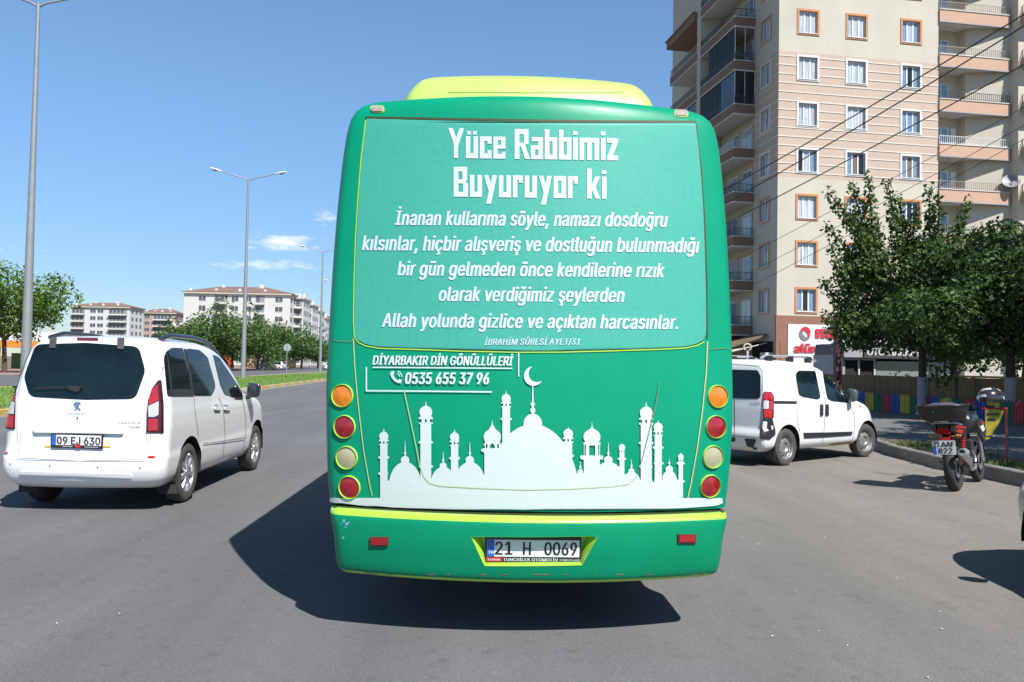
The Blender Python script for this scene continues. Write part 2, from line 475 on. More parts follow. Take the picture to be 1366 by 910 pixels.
# ================================================================ THE BUS
def vnoise_mat(name, stops, rough, coat, pattern=False):
    pass
B_GREEN = mat('bus_green_wrap', (.0, .315, .165), .38, coat=.12, spec=.22, var=.07, vscale=1.3, bump=.10, bscale=3.5)
B_LIME = mat('bus_lime_paint', (.40, .73, .06), .3, coat=.4, var=.06, vscale=2)
B_UNIT = mat('roof_unit_lime', (.50, .74, .15), .4, coat=.1, col2=(.45, .68, .15), vscale=2.5)
B_WHITE = mat('bus_white_print', (.66, .75, .73), .35, coat=.3)
B_TEXT = mat('bus_letter_print', (.62, .69, .77), .4, coat=.2)
B_OLIVE = mat('bus_gap_and_ledge_shade', (.035, .055, .01), .6)
# teal film with a faint tile lattice printed on it
mt = mat('bus_teal_window_film', (.082, .50, .39), .5, coat=.0, spec=.3); t = mt.node_tree
tcn = N(t, 'ShaderNodeTexCoord'); s3 = N(t, 'ShaderNodeSeparateXYZ'); t.links.new(tcn.outputs['Object'], s3.inputs[0])
kx, kz = 2*pi/.235, 2*pi/.31
def lat(ph):
    a = M(t, 'COSINE', M(t, 'ADD', M(t, 'MULTIPLY', s3.outputs['X'], kx), ph)); b = M(t, 'COSINE', M(t, 'ADD', M(t, 'MULTIPLY', s3.outputs['Z'], kz), ph))
    return M(t, 'ADD', a, b)
v = lat(0.)
a2 = M(t, 'MULTIPLY', M(t, 'COSINE', M(t, 'MULTIPLY', s3.outputs['X'], kx*2)), M(t, 'COSINE', M(t, 'MULTIPLY', s3.outputs['Z'], kz*2)))
v = M(t, 'ADD', v, M(t, 'MULTIPLY', a2, .55))
line = M(t, 'LESS_THAN', M(t, 'ABSOLUTE', v), .17)
line = M(t, 'MULTIPLY', line, .32)
x = N(t, 'ShaderNodeMix', data_type='RGBA'); t.links.new(line, x.inputs[0]); x.inputs[6].default_value = (.046, .325, .248, 1); x.inputs[7].default_value = (.031, .27, .21, 1)
t.links.new(x.outputs[2], t.nodes['Principled BSDF'].inputs['Base Color'])
B_TEAL = mt

BX, BY = .134, 4.60
streaks(B_GREEN, (1.2, 1.2, .5), .10, .35, .75, 2.5)
bus = thing('bus', 'green midibus seen from behind, covered in white lettering and a mosque silhouette', 'bus', (BX, BY, 0), .034)
LB = 7.6
lev = [(.718, 1.17, .115, LB), (.86, 1.185, .105, LB), (1.1, 1.20, .10, LB), (1.4, 1.21, .115, LB), (1.64, 1.21, .14, LB), (2.0, 1.207, .185, LB-.03), (2.4, 1.197, .235, LB-.1),
       (2.75, 1.18, .285, LB-.2), (2.9, 1.168, .305, LB-.25), (3.0, 1.155, .318, LB-.3), (3.07, 1.14, .328, LB-.33), (3.12, 1.115, .338, LB-.36), (3.155, 1.08, .352, LB-.4), (3.18, 1.03, .372, LB-.45), (3.197, .95, .41, LB-.5), (3.207, .8, .49, LB-.6)]
lev = [(a, b*1.016, c, d) for a, b, c, d in lev]
RB = (.21, .075, .95)
bm_ = loft(lev, RB, (.15, .3, .8), dz=.05, dy=.12, nu=40, crown=.04)
# lamp pockets: round holes are cut for the tail lights
bus_lights = [(457, 528, 0), (460, 569.5, 1), (463, 610.5, 2), (466.5, 650, 1), (957, 529, 0), (954.5, 569.5, 1), (950.5, 609.5, 2), (947, 648.5, 1)]
BS = Surf(bm_, bus)
bm_.build('body', B_GREEN, bus, smooth=40)
K = BS.cam
# under skirt + chassis
u = MB(); u.box(-1.05, 1.05, .45, LB-.3, .45, .80); u.box(-.5, .5, .35, 3, .30, .5); u.build('chassis', DARK, bus)
for sx in (-1, 1):
    for yy in (2.3, 6.2):
        w_ = MB(); w_.lathe([(-.12, .2), (-.12, .36), (-.08, .41), (.08, .41), (.12, .36), (.12, .2), (.06, .18), (.06, 0)], 28, 'X', Matrix.Translation((sx*.95, yy, .41)) @ Matrix.Rotation(0 if sx > 0 else pi, 4, 'Z'))
        w_.build('wheel', RUBBER, bus, smooth=30)
gp = loft([(.66, 1.13, .15, LB-.1), (.76, 1.14, .15, LB-.1)], (.22, .075, .95), (.15, .3, .8), dz=.06, dy=.3, nu=30, crown=0); gp.f = gp.f[:-1]; gp.m = gp.m[:-1]; gp.build('sill_gap', B_OLIVE, bus)
# side glass bands
for sg in (1, -1):
    for i in range(5):
        g = MB(); y0 = .75+i*1.25; patch(g, rounded([(y0, 1.75), (y0+1.17, 1.75), (y0+1.17, 2.75), (y0, 2.75)], .08), lambda a, b: BS.side(a, b, sg), .006, step=.12, depth=.01)
        g.build('side_window', GLASS, bus, smooth=30)
# teal rear window film
win = [(489.5, 159), (560, 160.3), (640, 161.8), (720, 163.2), (820, 164.2), (927, 165), (931, 195), (934.5, 235), (937.5, 280), (939.5, 330), (941, 390), (941.5, 430), (941, 447), (937, 454), (928, 459), (913, 462.3), (880, 464), (820, 466),
       (750, 467.8), (690, 468), (620, 466.6), (560, 464.6), (505, 462.8), (489, 459.8), (479, 455), (474.5, 449), (473.3, 430), (474, 380), (476, 320), (479, 270), (483, 215)]
g = MB(); patch(g, win, K, .006, step=9, depth=.012); g.build('rear_window_film', B_TEAL, bus, smooth=60)
g = MB(); ribbon(g, win, 2.2, K, .003, seg=12, closed=True); g.build('window_gap', B_OLIVE, bus)
lw = [(488.3, 161), (482, 213), (477.6, 270), (474.5, 320), (472.6, 380), (472, 430), (473.4, 450), (478, 456.6), (488, 461.6), (505, 464.8), (560, 466.6), (620, 468.8), (690, 470.2), (750, 470), (820, 468.2), (880, 466.2), (914, 464.4), (930, 461), (939, 456)]
g = MB(); ribbon(g, lw, 1.5, K, .005, seg=12); g.build('window_edge_line', B_LIME, bus)
g = MB(); ribbon(g, [(488, 157.4), (560, 158.6), (640, 160), (720, 161.4), (820, 162.6), (928, 163.2)], 3.2, K, .005, seg=10); ribbon(g, [(928, 165), (935, 225), (939.5, 290), (942.5, 370), (943.3, 452)], 1.8, K, .0045, seg=12)
g.build('window_top_gap', B_OLIVE, bus)
g = MB()
ribbon(g, [(472, 452), (474, 490), (478.5, 540), (485.5, 600), (493.5, 645), (500.5, 676)], 1.4, K, .007, seg=12)
ribbon(g, [(943, 456), (941, 500), (936, 550), (929, 600), (921, 645), (914.5, 674)], 1.3, K, .007, seg=12)
ribbon(g, [(539.5, 520), (545, 545), (553.5, 585), (561, 622), (566, 636), (573, 644), (586, 648), (640, 651), (700, 653.2), (760, 652), (820, 648.4), (838, 645.5), (848, 636)], 1.15, K, .0108, seg=9, taper=False)
g.build('lid_edge_line', mat('lid_line_lime', (.50, .62, .28), .5), bus)
g = MB(); ribbon(g, [(848, 636), (856, 612), (866, 572), (874, 538), (879.5, 508)], 1.5, K, .0108, seg=9, taper=True)
ribbon(g, [(944.3, 456), (942.3, 500), (937.3, 550), (930.3, 600), (922.3, 645), (916, 674)], .8, K, .007, seg=12)
g.build('lid_gap', mat('lid_gap_grey', (.16, .22, .12), .5), bus)

for sm in ([(946, 466.5), (958, 465.2), (972, 464.6)], [(440, 452), (452, 455), (470, 456)]):
    g = MB(); ribbon(g, sm, .9, K, .006, seg=5); g.build('body_seam', mat('lid_gap_grey', (.16, .22, .12), .5), bus)
# ---- lettering
def T_(s, x0, x1, top, base, slope, shear, bold, vb=.004, m=B_TEXT, dy=.62):
    g = MB(); lettering(g, s, x0, x1, top, base, K, .0095, slope, shear, bold, vb, dy=dy, spacing=1.05); g.build('lettering', m, bus, recalc=False)
T_('İnanan kullarıma söyle, namazı dosdoğru', 528, 890, 281.5, 300.6, .0075, .15, .033, .016)
T_('kılsınlar, hiçbir alışveriş ve dostluğun bulunmadığı', 484.5, 932, 315, 334.2, .007, .15, .033, .016)
T_('bir gün gelmeden önce kendilerine rızık', 531.5, 886.5, 349, 367.8, .0075, .15, .033, .016)
T_('olarak verdiğimiz şeylerden', 585.5, 833, 383, 402, .006, .15, .033, .016)
T_('Allah yolunda gizlice ve açıktan harcasınlar.', 510.5, 905.5, 418, 436.6, .007, .15, .033, .016)
T_('İBRAHİM SÜRESİ AYET/31', 646.5, 774.5, 452.2, 460.2, -.002, .2, .018, .002, dy=.5)
T_('DİYARBAKIR DİN GÖNÜLLÜLERİ', 498, 684.5, 474.6, 486.6, .006, .17, .040, .01, m=B_WHITE, dy=.5)
T_('0535 655 37 96', 541, 653, 497.2, 512.2, .004, .12, .045, .01, m=B_WHITE, dy=.5)
g = MB()
ribbon(g, [(497.5, 490.2), (600, 491), (683.5, 491.6)], 1.6, K, .009, seg=20); ribbon(g, [(489.5, 490), (489.5, 521.4)], 1.9, K, .009, seg=20)
ribbon(g, [(488.6, 521.4), (570, 522), (656, 523)], 1.9, K, .009, seg=20); ribbon(g, [(691.8, 471), (691.8, 502.5)], 1.8, K, .009, seg=20)
g.build('contact_box_lines', B_WHITE, bus)
# phone receiver and waves
g = MB(); ribbon(g, [(522.8, 497.5), (523.3, 500.5), (525.3, 504.6), (528.6, 507.8), (532.2, 509.4), (535.6, 509.6)], 3.6, K, .009)
ribbon(g, [(522.3, 497.6), (526.3, 498.4)], 5.2, K, .0095); ribbon(g, [(532.6, 508.3), (536.2, 508.9)], 4.6, K, .0095)
for r in (4.2, 7.2): ribbon(g, [(529.5+r*cos(a), 502.5-r*sin(a)) for a in [radians(q) for q in range(-5, 91, 16)]], 1.2, K, .009)
g.build('phone_symbol', B_WHITE, bus)

# big angular heading: strokes on a grid
GL = {}
def strokes(ch):
    # unit: x 0..w, y 0 = baseline, 1 = cap height; x-height .72; stroke .24
    t = .21; X = .74
    R = lambda a, b, c, d: [(a, b), (c, b), (c, d), (a, d)]
    if ch == 'Y': return .72, [[(0, 1), (.22, 1), (.45, .46), (.45, 0), (.25, 0), (.25, .46)], [(.72, 1), (.52, 1), (.25, .46), (.45, .40)], ], []
    if ch == 'ü': return .56, [R(0, 0, t, X), R(.35, 0, .56, X), R(0, 0, .56, .17), R(.07, .80, .24, .92), R(.33, .80, .50, .92)], []
    if ch == 'u': return .56, [R(0, 0, t, X), R(.35, 0, .56, X), R(0, 0, .56, .17)], []
    if ch == 'c': return .54, [R(0, 0, t, X), R(0, X-.15, .54, X), R(0, 0, .54, .17), R(.36, .0, .54, .28), R(.36, .50, .54, X)], []
    if ch == 'e': return .56, [R(0, 0, t, X), R(0, X-.13, .56, X), R(0, 0, .56, .15), R(.36, .33, .56, X), R(0, .33, .56, .45), R(.38, 0, .56, .22)], []
    if ch == 'R': return .66, [R(0, 0, .22, 1), R(0, .83, .64, 1), R(.43, .50, .64, 1), R(0, .42, .5, .54), [(.26, .5), (.47, .5), (.70, 0), (.48, 0)]], []
    if ch == 'a': return .56, [R(.35, 0, .56, X), R(.04, X-.14, .56, X), R(0, 0, .2, .45), R(0, .32, .4, .45), R(0, 0, .56, .13)], []
    if ch == 'b': return .57, [R(0, 0, t, 1), R(.36, 0, .57, X), R(0, X-.14, .57, X), R(0, 0, .57, .15)], []
    if ch == 'i': return .21, [R(0, 0, t, X), R(0, .83, .2, .96)], []
    if ch == 'm': return .90, [R(0, 0, t, X), R(.345, 0, .555, X), R(.69, 0, .90, X), R(0, X-.15, .90, X)], []
    if ch == 'z': return .50, [R(0, X-.15, .5, X), R(0, 0, .5, .15), [(.27, X-.1), (.5, X-.1), (.23, .1), (0, .1)]], []
    if ch == 'B': return .66, [R(0, 0, .22, 1), R(0, .85, .60, 1), R(.40, .55, .62, 1), R(0, .44, .58, .58), R(.43, .0, .66, .46), R(0, 0, .66, .16)], []
    if ch == 'y': return .60, [[(0, X), (.21, X), (.42, .12), (.30, .0)], [(.60, X), (.39, X), (.10, -.24), (.32, -.24)]], []
    if ch == 'r': return .46, [R(0, 0, t, X), R(0, X-.15, .46, X), R(.29, .50, .46, X)], []
    if ch == 'o': return .57, [R(0, 0, t, X), R(.36, 0, .57, X), R(0, X-.15, .57, X), R(0, 0, .57, .16)], []
    if ch == 'k': return .60, [R(0, 0, t, 1), [(.17, .34), (.38, X), (.60, X), (.36, .36)], [(.17, .38), (.38, .40), (.62, 0), (.40, 0)]], []
    return .25, [], []
def heading(s, x0, x1, top, base, slope):
    adv = 0; polys = []
    for ch in s:
        wd, st, _ = strokes(ch)
        for p in st: polys.append([(a+adv, b) for a, b in p])
        adv += wd + .085
    adv -= .085; k = (x1-x0)/adv; H = base-top
    P = [sh_poly([(x0+a*k, base-b*H) for a, b in p]) for p in polys]
    g = MB(); shapes_rows(g, P, [], top-1, base+H*.26, .7, K, .0095, 12, slope, x0); g.build('heading_lettering', B_TEXT, bus, recalc=False)
heading('Yüce Rabbimiz', 598.5, 824, 172, 211.5, .014)
heading('Buyuruyor ki', 605.5, 808.5, 223.5, 263, .014)

# ---- mosque silhouette
sh = []; mn = []
def minaret(cx, hw, tip, dy_, r, bottom, rings=()):
    wy = dy_ + r*1.0
    sh.append(sh_ell(cx, dy_, r, r*1.02)); sh.append(sh_poly([(cx-r*.62, dy_-r*.62), (cx-1.0, tip+(dy_-tip)*.45), (cx-.35, tip+2), (cx, tip), (cx+.35, tip+2), (cx+1.0, tip+(dy_-tip)*.45), (cx+r*.62, dy_-r*.62)]))
    sh.append(sh_rect(cx-hw, cx+hw, dy_, bottom)); sh.append(sh_rect(cx-hw*1.28, cx+hw*1.28, wy-r*.22, wy+r*.1)); sh.append(sh_rect(cx-hw*1.28, cx+hw*1.28, wy+r*.62, wy+r*.85))
    for q in (-.95, 0, .95): mn.append(sh_poly([(cx+q*hw-r*.15, wy+r*.62), (cx+q*hw-r*.15, wy+r*.2), (cx+q*hw, wy+r*.02), (cx+q*hw+r*.15, wy+r*.2), (cx+q*hw+r*.15, wy+r*.62)]))
    for ry in rings: sh.append(sh_ell(cx-hw-.4, ry, 1.9, 1.7)); sh.append(sh_ell(cx+hw+.4, ry, 1.9, 1.7))
def dome(cx, tip, by, br, top, rx, bottom=648):
    ry = bottom-top; sh.append(sh_poly([(cx-1.1, by), (cx-.7, tip+(by-tip)*.5), (cx-.2, tip), (cx+.2, tip), (cx+.7, tip+(by-tip)*.5), (cx+1.1, by)]))
    sh.append(sh_ell(cx, by+(br*.3), br, br)); sh.append(sh_ell(cx, by-br*1.4, 1.7, 1.5))
    sh.append(sh_ell(cx, bottom, rx, ry, ybot=bottom)); sh.append(sh_poly([(cx, top-4), (cx+rx*.55, top+ry*.2), (cx+rx*.7, bottom), (cx-rx*.7, bottom), (cx-rx*.55, top+ry*.2)]))
minaret(512.7, 4.9, 571, 582, 6, 677, (610, 631.5)); minaret(568.5, 7.2, 535, 550, 8.4, 677, (590, 622)); minaret(606.7, 4.9, 572, 583, 6.1, 677, (611,))
minaret(675.3, 5.1, 521, 532, 6, 677, (559,)); minaret(757.7, 5.3, 569, 578.6, 6.4, 677, (608, 631.5)); minaret(829, 3.3, 590.5, 596.5, 4.1, 677, (612, 634))
minaret(861.3, 7.2, 536, 551, 8.3, 677, (591, 622)); minaret(877.2, 4.8, 560, 570, 6, 677, (597, 618)); minaret(907.2, 2.9, 603.5, 609, 3.8, 677, (618, 642))
dome(541, 588, 612, 5.6, 616, 21.5); dome(591.6, 602.5, 620, 4.6, 622.5, 17); dome(627, 589.5, 612, 5.6, 616, 21); dome(773.8, 615.5, 628, 3.6, 630.5, 13); dome(811, 590, 612, 5.6, 616, 23)
dome(841.7, 613, 627, 3.9, 629, 13); dome(892, 612, 624.5, 5, 627, 11.5)
# two open pavilions
sh += [sh_ell(656.8, 583, 11.4, 11), sh_poly([(652, 574), (656, 566), (656.8, 560.5), (657.6, 566), (662, 574)]), sh_rect(646.2, 668.5, 598, 650), sh_rect(645.5, 668, 592, 594), sh_rect(647, 667, 583, 599), sh_ell(646, 600.5, 4, 2.6), sh_ell(667, 600.5, 3, 2.6), sh_rect(646, 667, 598, 603)]
mn += [sh_poly([(653.6, 598), (653.6, 594.5), (656.8, 591), (660, 594.5), (660, 598)]), sh_rect(648.3, 650.4, 592.6, 598), sh_rect(663.4, 665.6, 592.6, 598)]
sh += [sh_ell(789.2, 583, 11.2, 10.6), sh_ell(789.2, 573, 2.7, 3), sh_poly([(788.2, 573), (789.2, 562), (790.2, 573)]), sh_rect(778, 800.5, 590, 593), sh_rect(781, 785.5, 590, 609), sh_rect(793.4, 797.6, 590, 609), sh_rect(778.4, 779.3, 590, 609), sh_rect(799, 799.9, 590, 609),
       sh_rect(778.3, 799.6, 607.5, 677), sh_rect(776, 802, 608, 612), sh_ell(776.5, 610, 3, 2.9), sh_ell(801.4, 610, 3, 2.9), sh_rect(785.5, 793.4, 590, 594.5)]
# great dome with finial and crescent
sh += [sh_ell(710.6, 665, 62, 99), sh_ell(710.6, 566, 12.4, 14), sh_ell(710.6, 547.4, 3.4, 3.8), sh_ell(710.6, 539.4, 2.7, 3), sh_rect(709.3, 711.9, 540, 556), sh_poly([(709.0, 550), (710, 515), (711.2, 515), (712.2, 550)])]
mnc = [lambda y: [(c, d) for c, d in sh_ell(716.2, 498.8, 11.2, 11.2)(y)]]
g = MB(); shapes_rows(g, [sh_ell(711.5, 502, 12.6, 12.8)], mnc, 488, 516, .5, K, .0088, 14); g.build('crescent', B_WHITE, bus, recalc=False)
sh.append(sh_rect(508, 910, 640, 669)); mn += [sh_rect(518.2, 520, 625, 641), sh_rect(869.4, 871.8, 602, 643), sh_rect(882.2, 882.9, 625, 641)]
g = MB(); shapes_rows(g, sh, mn, 512, 667, .6, K, .0085, 14); g.build('mosque_silhouette', B_WHITE, bus, recalc=False)
# white skirt line along the foot of the panel
sk = [(441.5, 664), (470, 666.3), (508, 667), (600, 667), (700, 667), (800, 667), (910, 666.6), (940, 665.6), (969.5, 662), (970.5, 670.5), (952, 674.5), (915, 677.2), (880, 678.6), (800, 679), (700, 679.6), (600, 679), (508, 676.6), (470, 673.4), (442, 669.5)]
g = MB(); patch(g, sk, K, .0085, step=6, nx=70); g.build('white_skirt_print', B_WHITE, bus, smooth=60)

# ---- tail lights: recessed lens, lime rim
L_AMB = mat('amber_lens', (.85, .26, .01), .12, coat=.8, col2=(.62, .15, .005), vscale=30)
L_RED = mat('tail_red_lens', (.42, .012, .02), .12, coat=.8, col2=(.2, .006, .012), vscale=30)
L_CLR = mat('reverse_lens', (.50, .44, .28), .15, coat=.8, col2=(.38, .40, .22), vscale=40)
for (px, py, kd) in bus_lights:
    c, n = K(px, py); Rl = .0625
    n = Vector((n.x*.9, n.y, n.z*.8)).normalized(); c = c + n*.004; zax = -n; q = zax.to_track_quat('Z', 'Y').to_matrix().to_4x4(); T = Matrix.Translation(c) @ q
    rim = MB(); rim.lathe([(.03, Rl+.001), (-.008, Rl+.001), (-.011, Rl+.003), (-.008, Rl+.0055), (.02, Rl+.008)], 32, 'Z', T); lo = rim.build('tail_light', [B_LIME], bus, smooth=40)
    lens = MB(); prof = [(.0 - .010*(1-(r/Rl)**2)*1.0 - .002, r) for r in (Rl, Rl*.9, Rl*.7, Rl*.5, Rl*.3, Rl*.12, .001)]
    lens.lathe(prof, 32, 'Z', T)
    lens.build('lens', (L_AMB, L_RED, L_CLR)[kd], lo, smooth=True)
# roof marker lamps
for px, py in ((503.5, 146), (908.5, 151.5)):
    g = MB(); patch(g, rounded([(px-9.5, py-5), (px+9.5, py-4.6), (px+9.5, py+5), (px-9.5, py+4.6)], 4.6), K, .004, step=2, depth=.01); o = g.build('marker_lamp', mat('marker_rim', (.42, .5, .12), .4), bus, smooth=40)
    g = MB(); patch(g, rounded([(px-8, py-3.6), (px+8, py-3.4), (px+8, py+3.6), (px-8, py+3.4)], 3.4), K, .010, step=1.6, depth=.008); g.build('marker_lens', mat('marker_lens_grey', (.34, .27, .22), .2, coat=.6, col2=(.5, .47, .43), vscale=30), o, smooth=40)
# roof unit
ru = MB(); z0 = 3.14
lev2 = [(3.12, .90, .95, 3.2), (3.25, .90, .95, 3.2), (3.35, .885, .96, 3.15), (3.43, .86, .99, 3.1), (3.50, .82, 1.03, 3.05), (3.55, .785, 1.08, 3.0), (3.58, .75, 1.14, 2.9), (3.60, .69, 1.22, 2.8)]
RUo = .0
ru = loft(lev2, (.10, .10, .9), (.1, .2, .8), dz=.03, dy=.15, nu=24, crown=.015)
RU = Surf(ru, bus); ru.build('roof_unit', B_UNIT, bus, smooth=50)
g = MB(); patch(g, rounded([(603, 113), (826, 113.5), (833, 124), (597, 124)], 4), RU.cam, .005, step=5, depth=.006); g.build('roof_unit_panel', B_UNIT, bus, smooth=50)

# ---- bumper with a real plate recess
lb = [(.335, 1.085, .05, .9), (.355, 1.105, .025, .9), (.42, 1.118, .008, .9), (.55, 1.13, -.005, .9), (.64, 1.15, 0.0, .9), (.675, 1.156, .006, .9), (.692, 1.156, .015, .9), (.702, 1.15, .035, .9), (.706, 1.135, .06, .9), (.708, 1.10, .11, .88), (.709, 1.05, .2, .85)]
lb = [(a, b*1.012, c, d) for a, b, c, d in lb]
bp = loft(lb, (.205, .09, .95), (.05, .05, .9), dz=.02, dy=.08, nu=100, crown=0)
BPS = Surf(bp, bus)
hole_px = [(628.5, 716), (797.5, 715.2), (776.5, 754), (646, 755)]
H3 = [BPS.cam(*p)[0] for p in hole_px]; hp = [(p.x, p.z) for p in H3]
def snp(p):
    q = near_on_poly(hp, (p[0], p[2])); r = BPS.rear(q.x, q.y)[0]; return (q.x, r.y, q.y)
cut(bp, lambda c: in_poly(hp, c[0], c[2]), snp, lambda c: c[1] < .3 and c[2] < .72)
# exact corners: add a thin lime lip along the hole, then the recess walls
for i, f in enumerate(bp.f):
    z = sum(bp.v[k][2] for k in f)/len(f); yy = sum(bp.v[k][1] for k in f)/len(f); xx = sum(bp.v[k][0] for k in f)/len(f)
    bp.m[i] = 2 if (z > .7035 and yy > plan(min(1, abs(xx)/1.12), .205, .0, .95)+.055) else 1 if (z > .677 or z < .350) else 0  # inner half of the lime ledge painted olive as shade under the body
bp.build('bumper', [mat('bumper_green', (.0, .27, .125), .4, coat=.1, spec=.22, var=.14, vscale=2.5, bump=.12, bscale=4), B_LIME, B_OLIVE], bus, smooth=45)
yb = min(p.y for p in H3) + .075; cx_ = sum(p[0] for p in hp)/4; 
inner = [(hp[0][0]+.055, hp[0][1]-.005), (hp[1][0]-.055, hp[1][1]-.005), (hp[2][0]-.012, hp[2][1]+.012), (hp[3][0]+.012, hp[3][1]+.012)]
rc = MB(); A = []; nseg = 12
for (p0, p1), (q0, q1) in zip(zip(hp, hp[1:]+hp[:1]), zip(inner, inner[1:]+inner[:1])):
    for k in range(nseg):
        for a_, b_ in ((k/nseg, (k+1)/nseg),):
            P = []
            for t_ in (a_, b_):
                x_ = p0[0]+(p1[0]-p0[0])*t_; z_ = p0[1]+(p1[1]-p0[1])*t_; P.append(BPS.rear(x_, z_)[0] + Vector((0, -.003, 0)))
            Q = [Vector((q0[0]+(q1[0]-q0[0])*t_, yb, q0[1]+(q1[1]-q0[1])*t_)) for t_ in (b_, a_)]
            rc.add(P+Q, [(0, 1, 2, 3)])
rc.add([Vector((a, yb, b)) for a, b in inner], [(0, 1, 2, 3)])
rc.build('plate_recess', B_LIME, bus)
# plate holder and plate
pz0, pz1, px0, px1 = H3[3].z+.012, H3[0].z-.012, cx_-.272, cx_+.270
py_ = yb-.028
g = MB(); g.box(px0, px1, py_, yb-.002, pz0, pz1); ph = g.build('plate_holder', BLACK_PL, bus)
plane = lambda a, b: (Vector((a, py_, b)), Vector((0, -1, 0)))
H_ = pz1-pz0; ps = pz0+.031
lp = MB(); lp.box(px0+.012, px1-.012, py_-.004, py_-.0005, ps, pz1-.012); lpo = lp.build('license_plate', PLATE_W, bus)
g = MB(); g.box(px0+.013, px0+.052, py_-.0055, py_-.0042, ps+.001, pz1-.013); g.build('country_band', PLATE_B, lpo)
g = MB(); lettering(g, 'TR', px0+.018, px0+.048, ps+.032, ps+.016, plane, .0065, dirn=1, bold=.02); g.build('lettering', PLATE_W, lpo, recalc=False)
g = MB()
for s_, a, b in (('21', .058, .152), ('H', .215, .255), ('0069', .335, .515)): lettering(g, s_, px0+a, px0+b, pz1-.024, ps+.012, plane, .0065, dirn=1, bold=.022, vbold=.006)
g.build('plate_lettering', INK, lpo, recalc=False)
g = MB(); g.box(px0+.006, px0+.095, py_-.0035, py_-.0005, pz0+.004, pz0+.026); g.build('holder_red_strip', RED, ph)
g = MB(); lettering(g, 'TUNCBİLEK OTOMOTİV', px0+.103, px0+.41, pz0+.023, pz0+.007, plane, .003, dirn=1, bold=.03); lettering(g, 'OTOMOTİV SERVİS', px0+.42, px1-.008, pz0+.019, pz0+.009, plane, .003, dirn=1, bold=.02)
lettering(g, 'TEKNİK', px0+.014, px0+.088, pz0+.02, pz0+.009, plane, .0045, dirn=1, bold=.02)
g.build('holder_lettering', mat('holder_print', (.55, .56, .6), .4), ph, recalc=False)
# reflectors
for cx, cy in ((506.3, 721.8), (915.5, 718.2)):
    g = MB(); patch(g, [(cx-12, cy-5.6), (cx+12, cy-5.8), (cx+12, cy+5.8), (cx-12, cy+5.8)], BPS.cam, .012, step=3, depth=.014); o = g.build('reflector', mat('reflector_rim', (.12, .03, .03), .4), bus)
    g = MB(); patch(g, [(cx-10.6, cy-4.4), (cx+10.6, cy-4.5), (cx+10.6, cy+4.4), (cx-10.6, cy+4.4)], BPS.cam, .016, step=3, depth=.004); g.build('reflector_lens', mat('reflector_red', (.55 if cx > 700 else .35, .01, .015), .2, coat=.7), o)
# scuffs on the bumper's left corner: paint chipped to blue-white primer, scraped lower edge
random.seed(4)
g = MB()
for cx, cy, r in ((459, 695, 2.3), (463, 699, 2.6), (461, 703, 1.8), (455, 699, 1.2), (458, 717, 2.0), (466, 697, 1.3)):
    pl = [(cx+r*random.uniform(.5, 1.2)*cos(a*pi/5), cy+r*random.uniform(.5, 1.2)*sin(a*pi/5)) for a in range(10)]
    P = [BPS.cam(*q) for q in pl]; g.add([p+n*.002 for p, n in P], [tuple(range(10))])
g.build('paint_chips', mat('chip_blue', (.16, .45, .55), .5), bus, kind='stuff')
g = MB()
for x0 in list(range(470, 950, 14)):
    if random.random() < .55:
        y = 772-8*abs((x0-706)/250)**3*.8; wd = random.uniform(4, 16); P = [BPS.cam(x0+a, min(y, 769)-2-b) for a, b in ((0, 0), (wd, 0), (wd*.8, random.uniform(.3, 1.6)), (wd*.3, random.uniform(.5, 1.8)))]
        g.add([p+n*.002 for p, n in P], [(0, 1, 2, 3)])
g.build('bumper_scrapes', mat('scrape_grey', (.17, .15, .12), .7, col2=(.3, .31, .24), vscale=20), bus, kind='stuff')
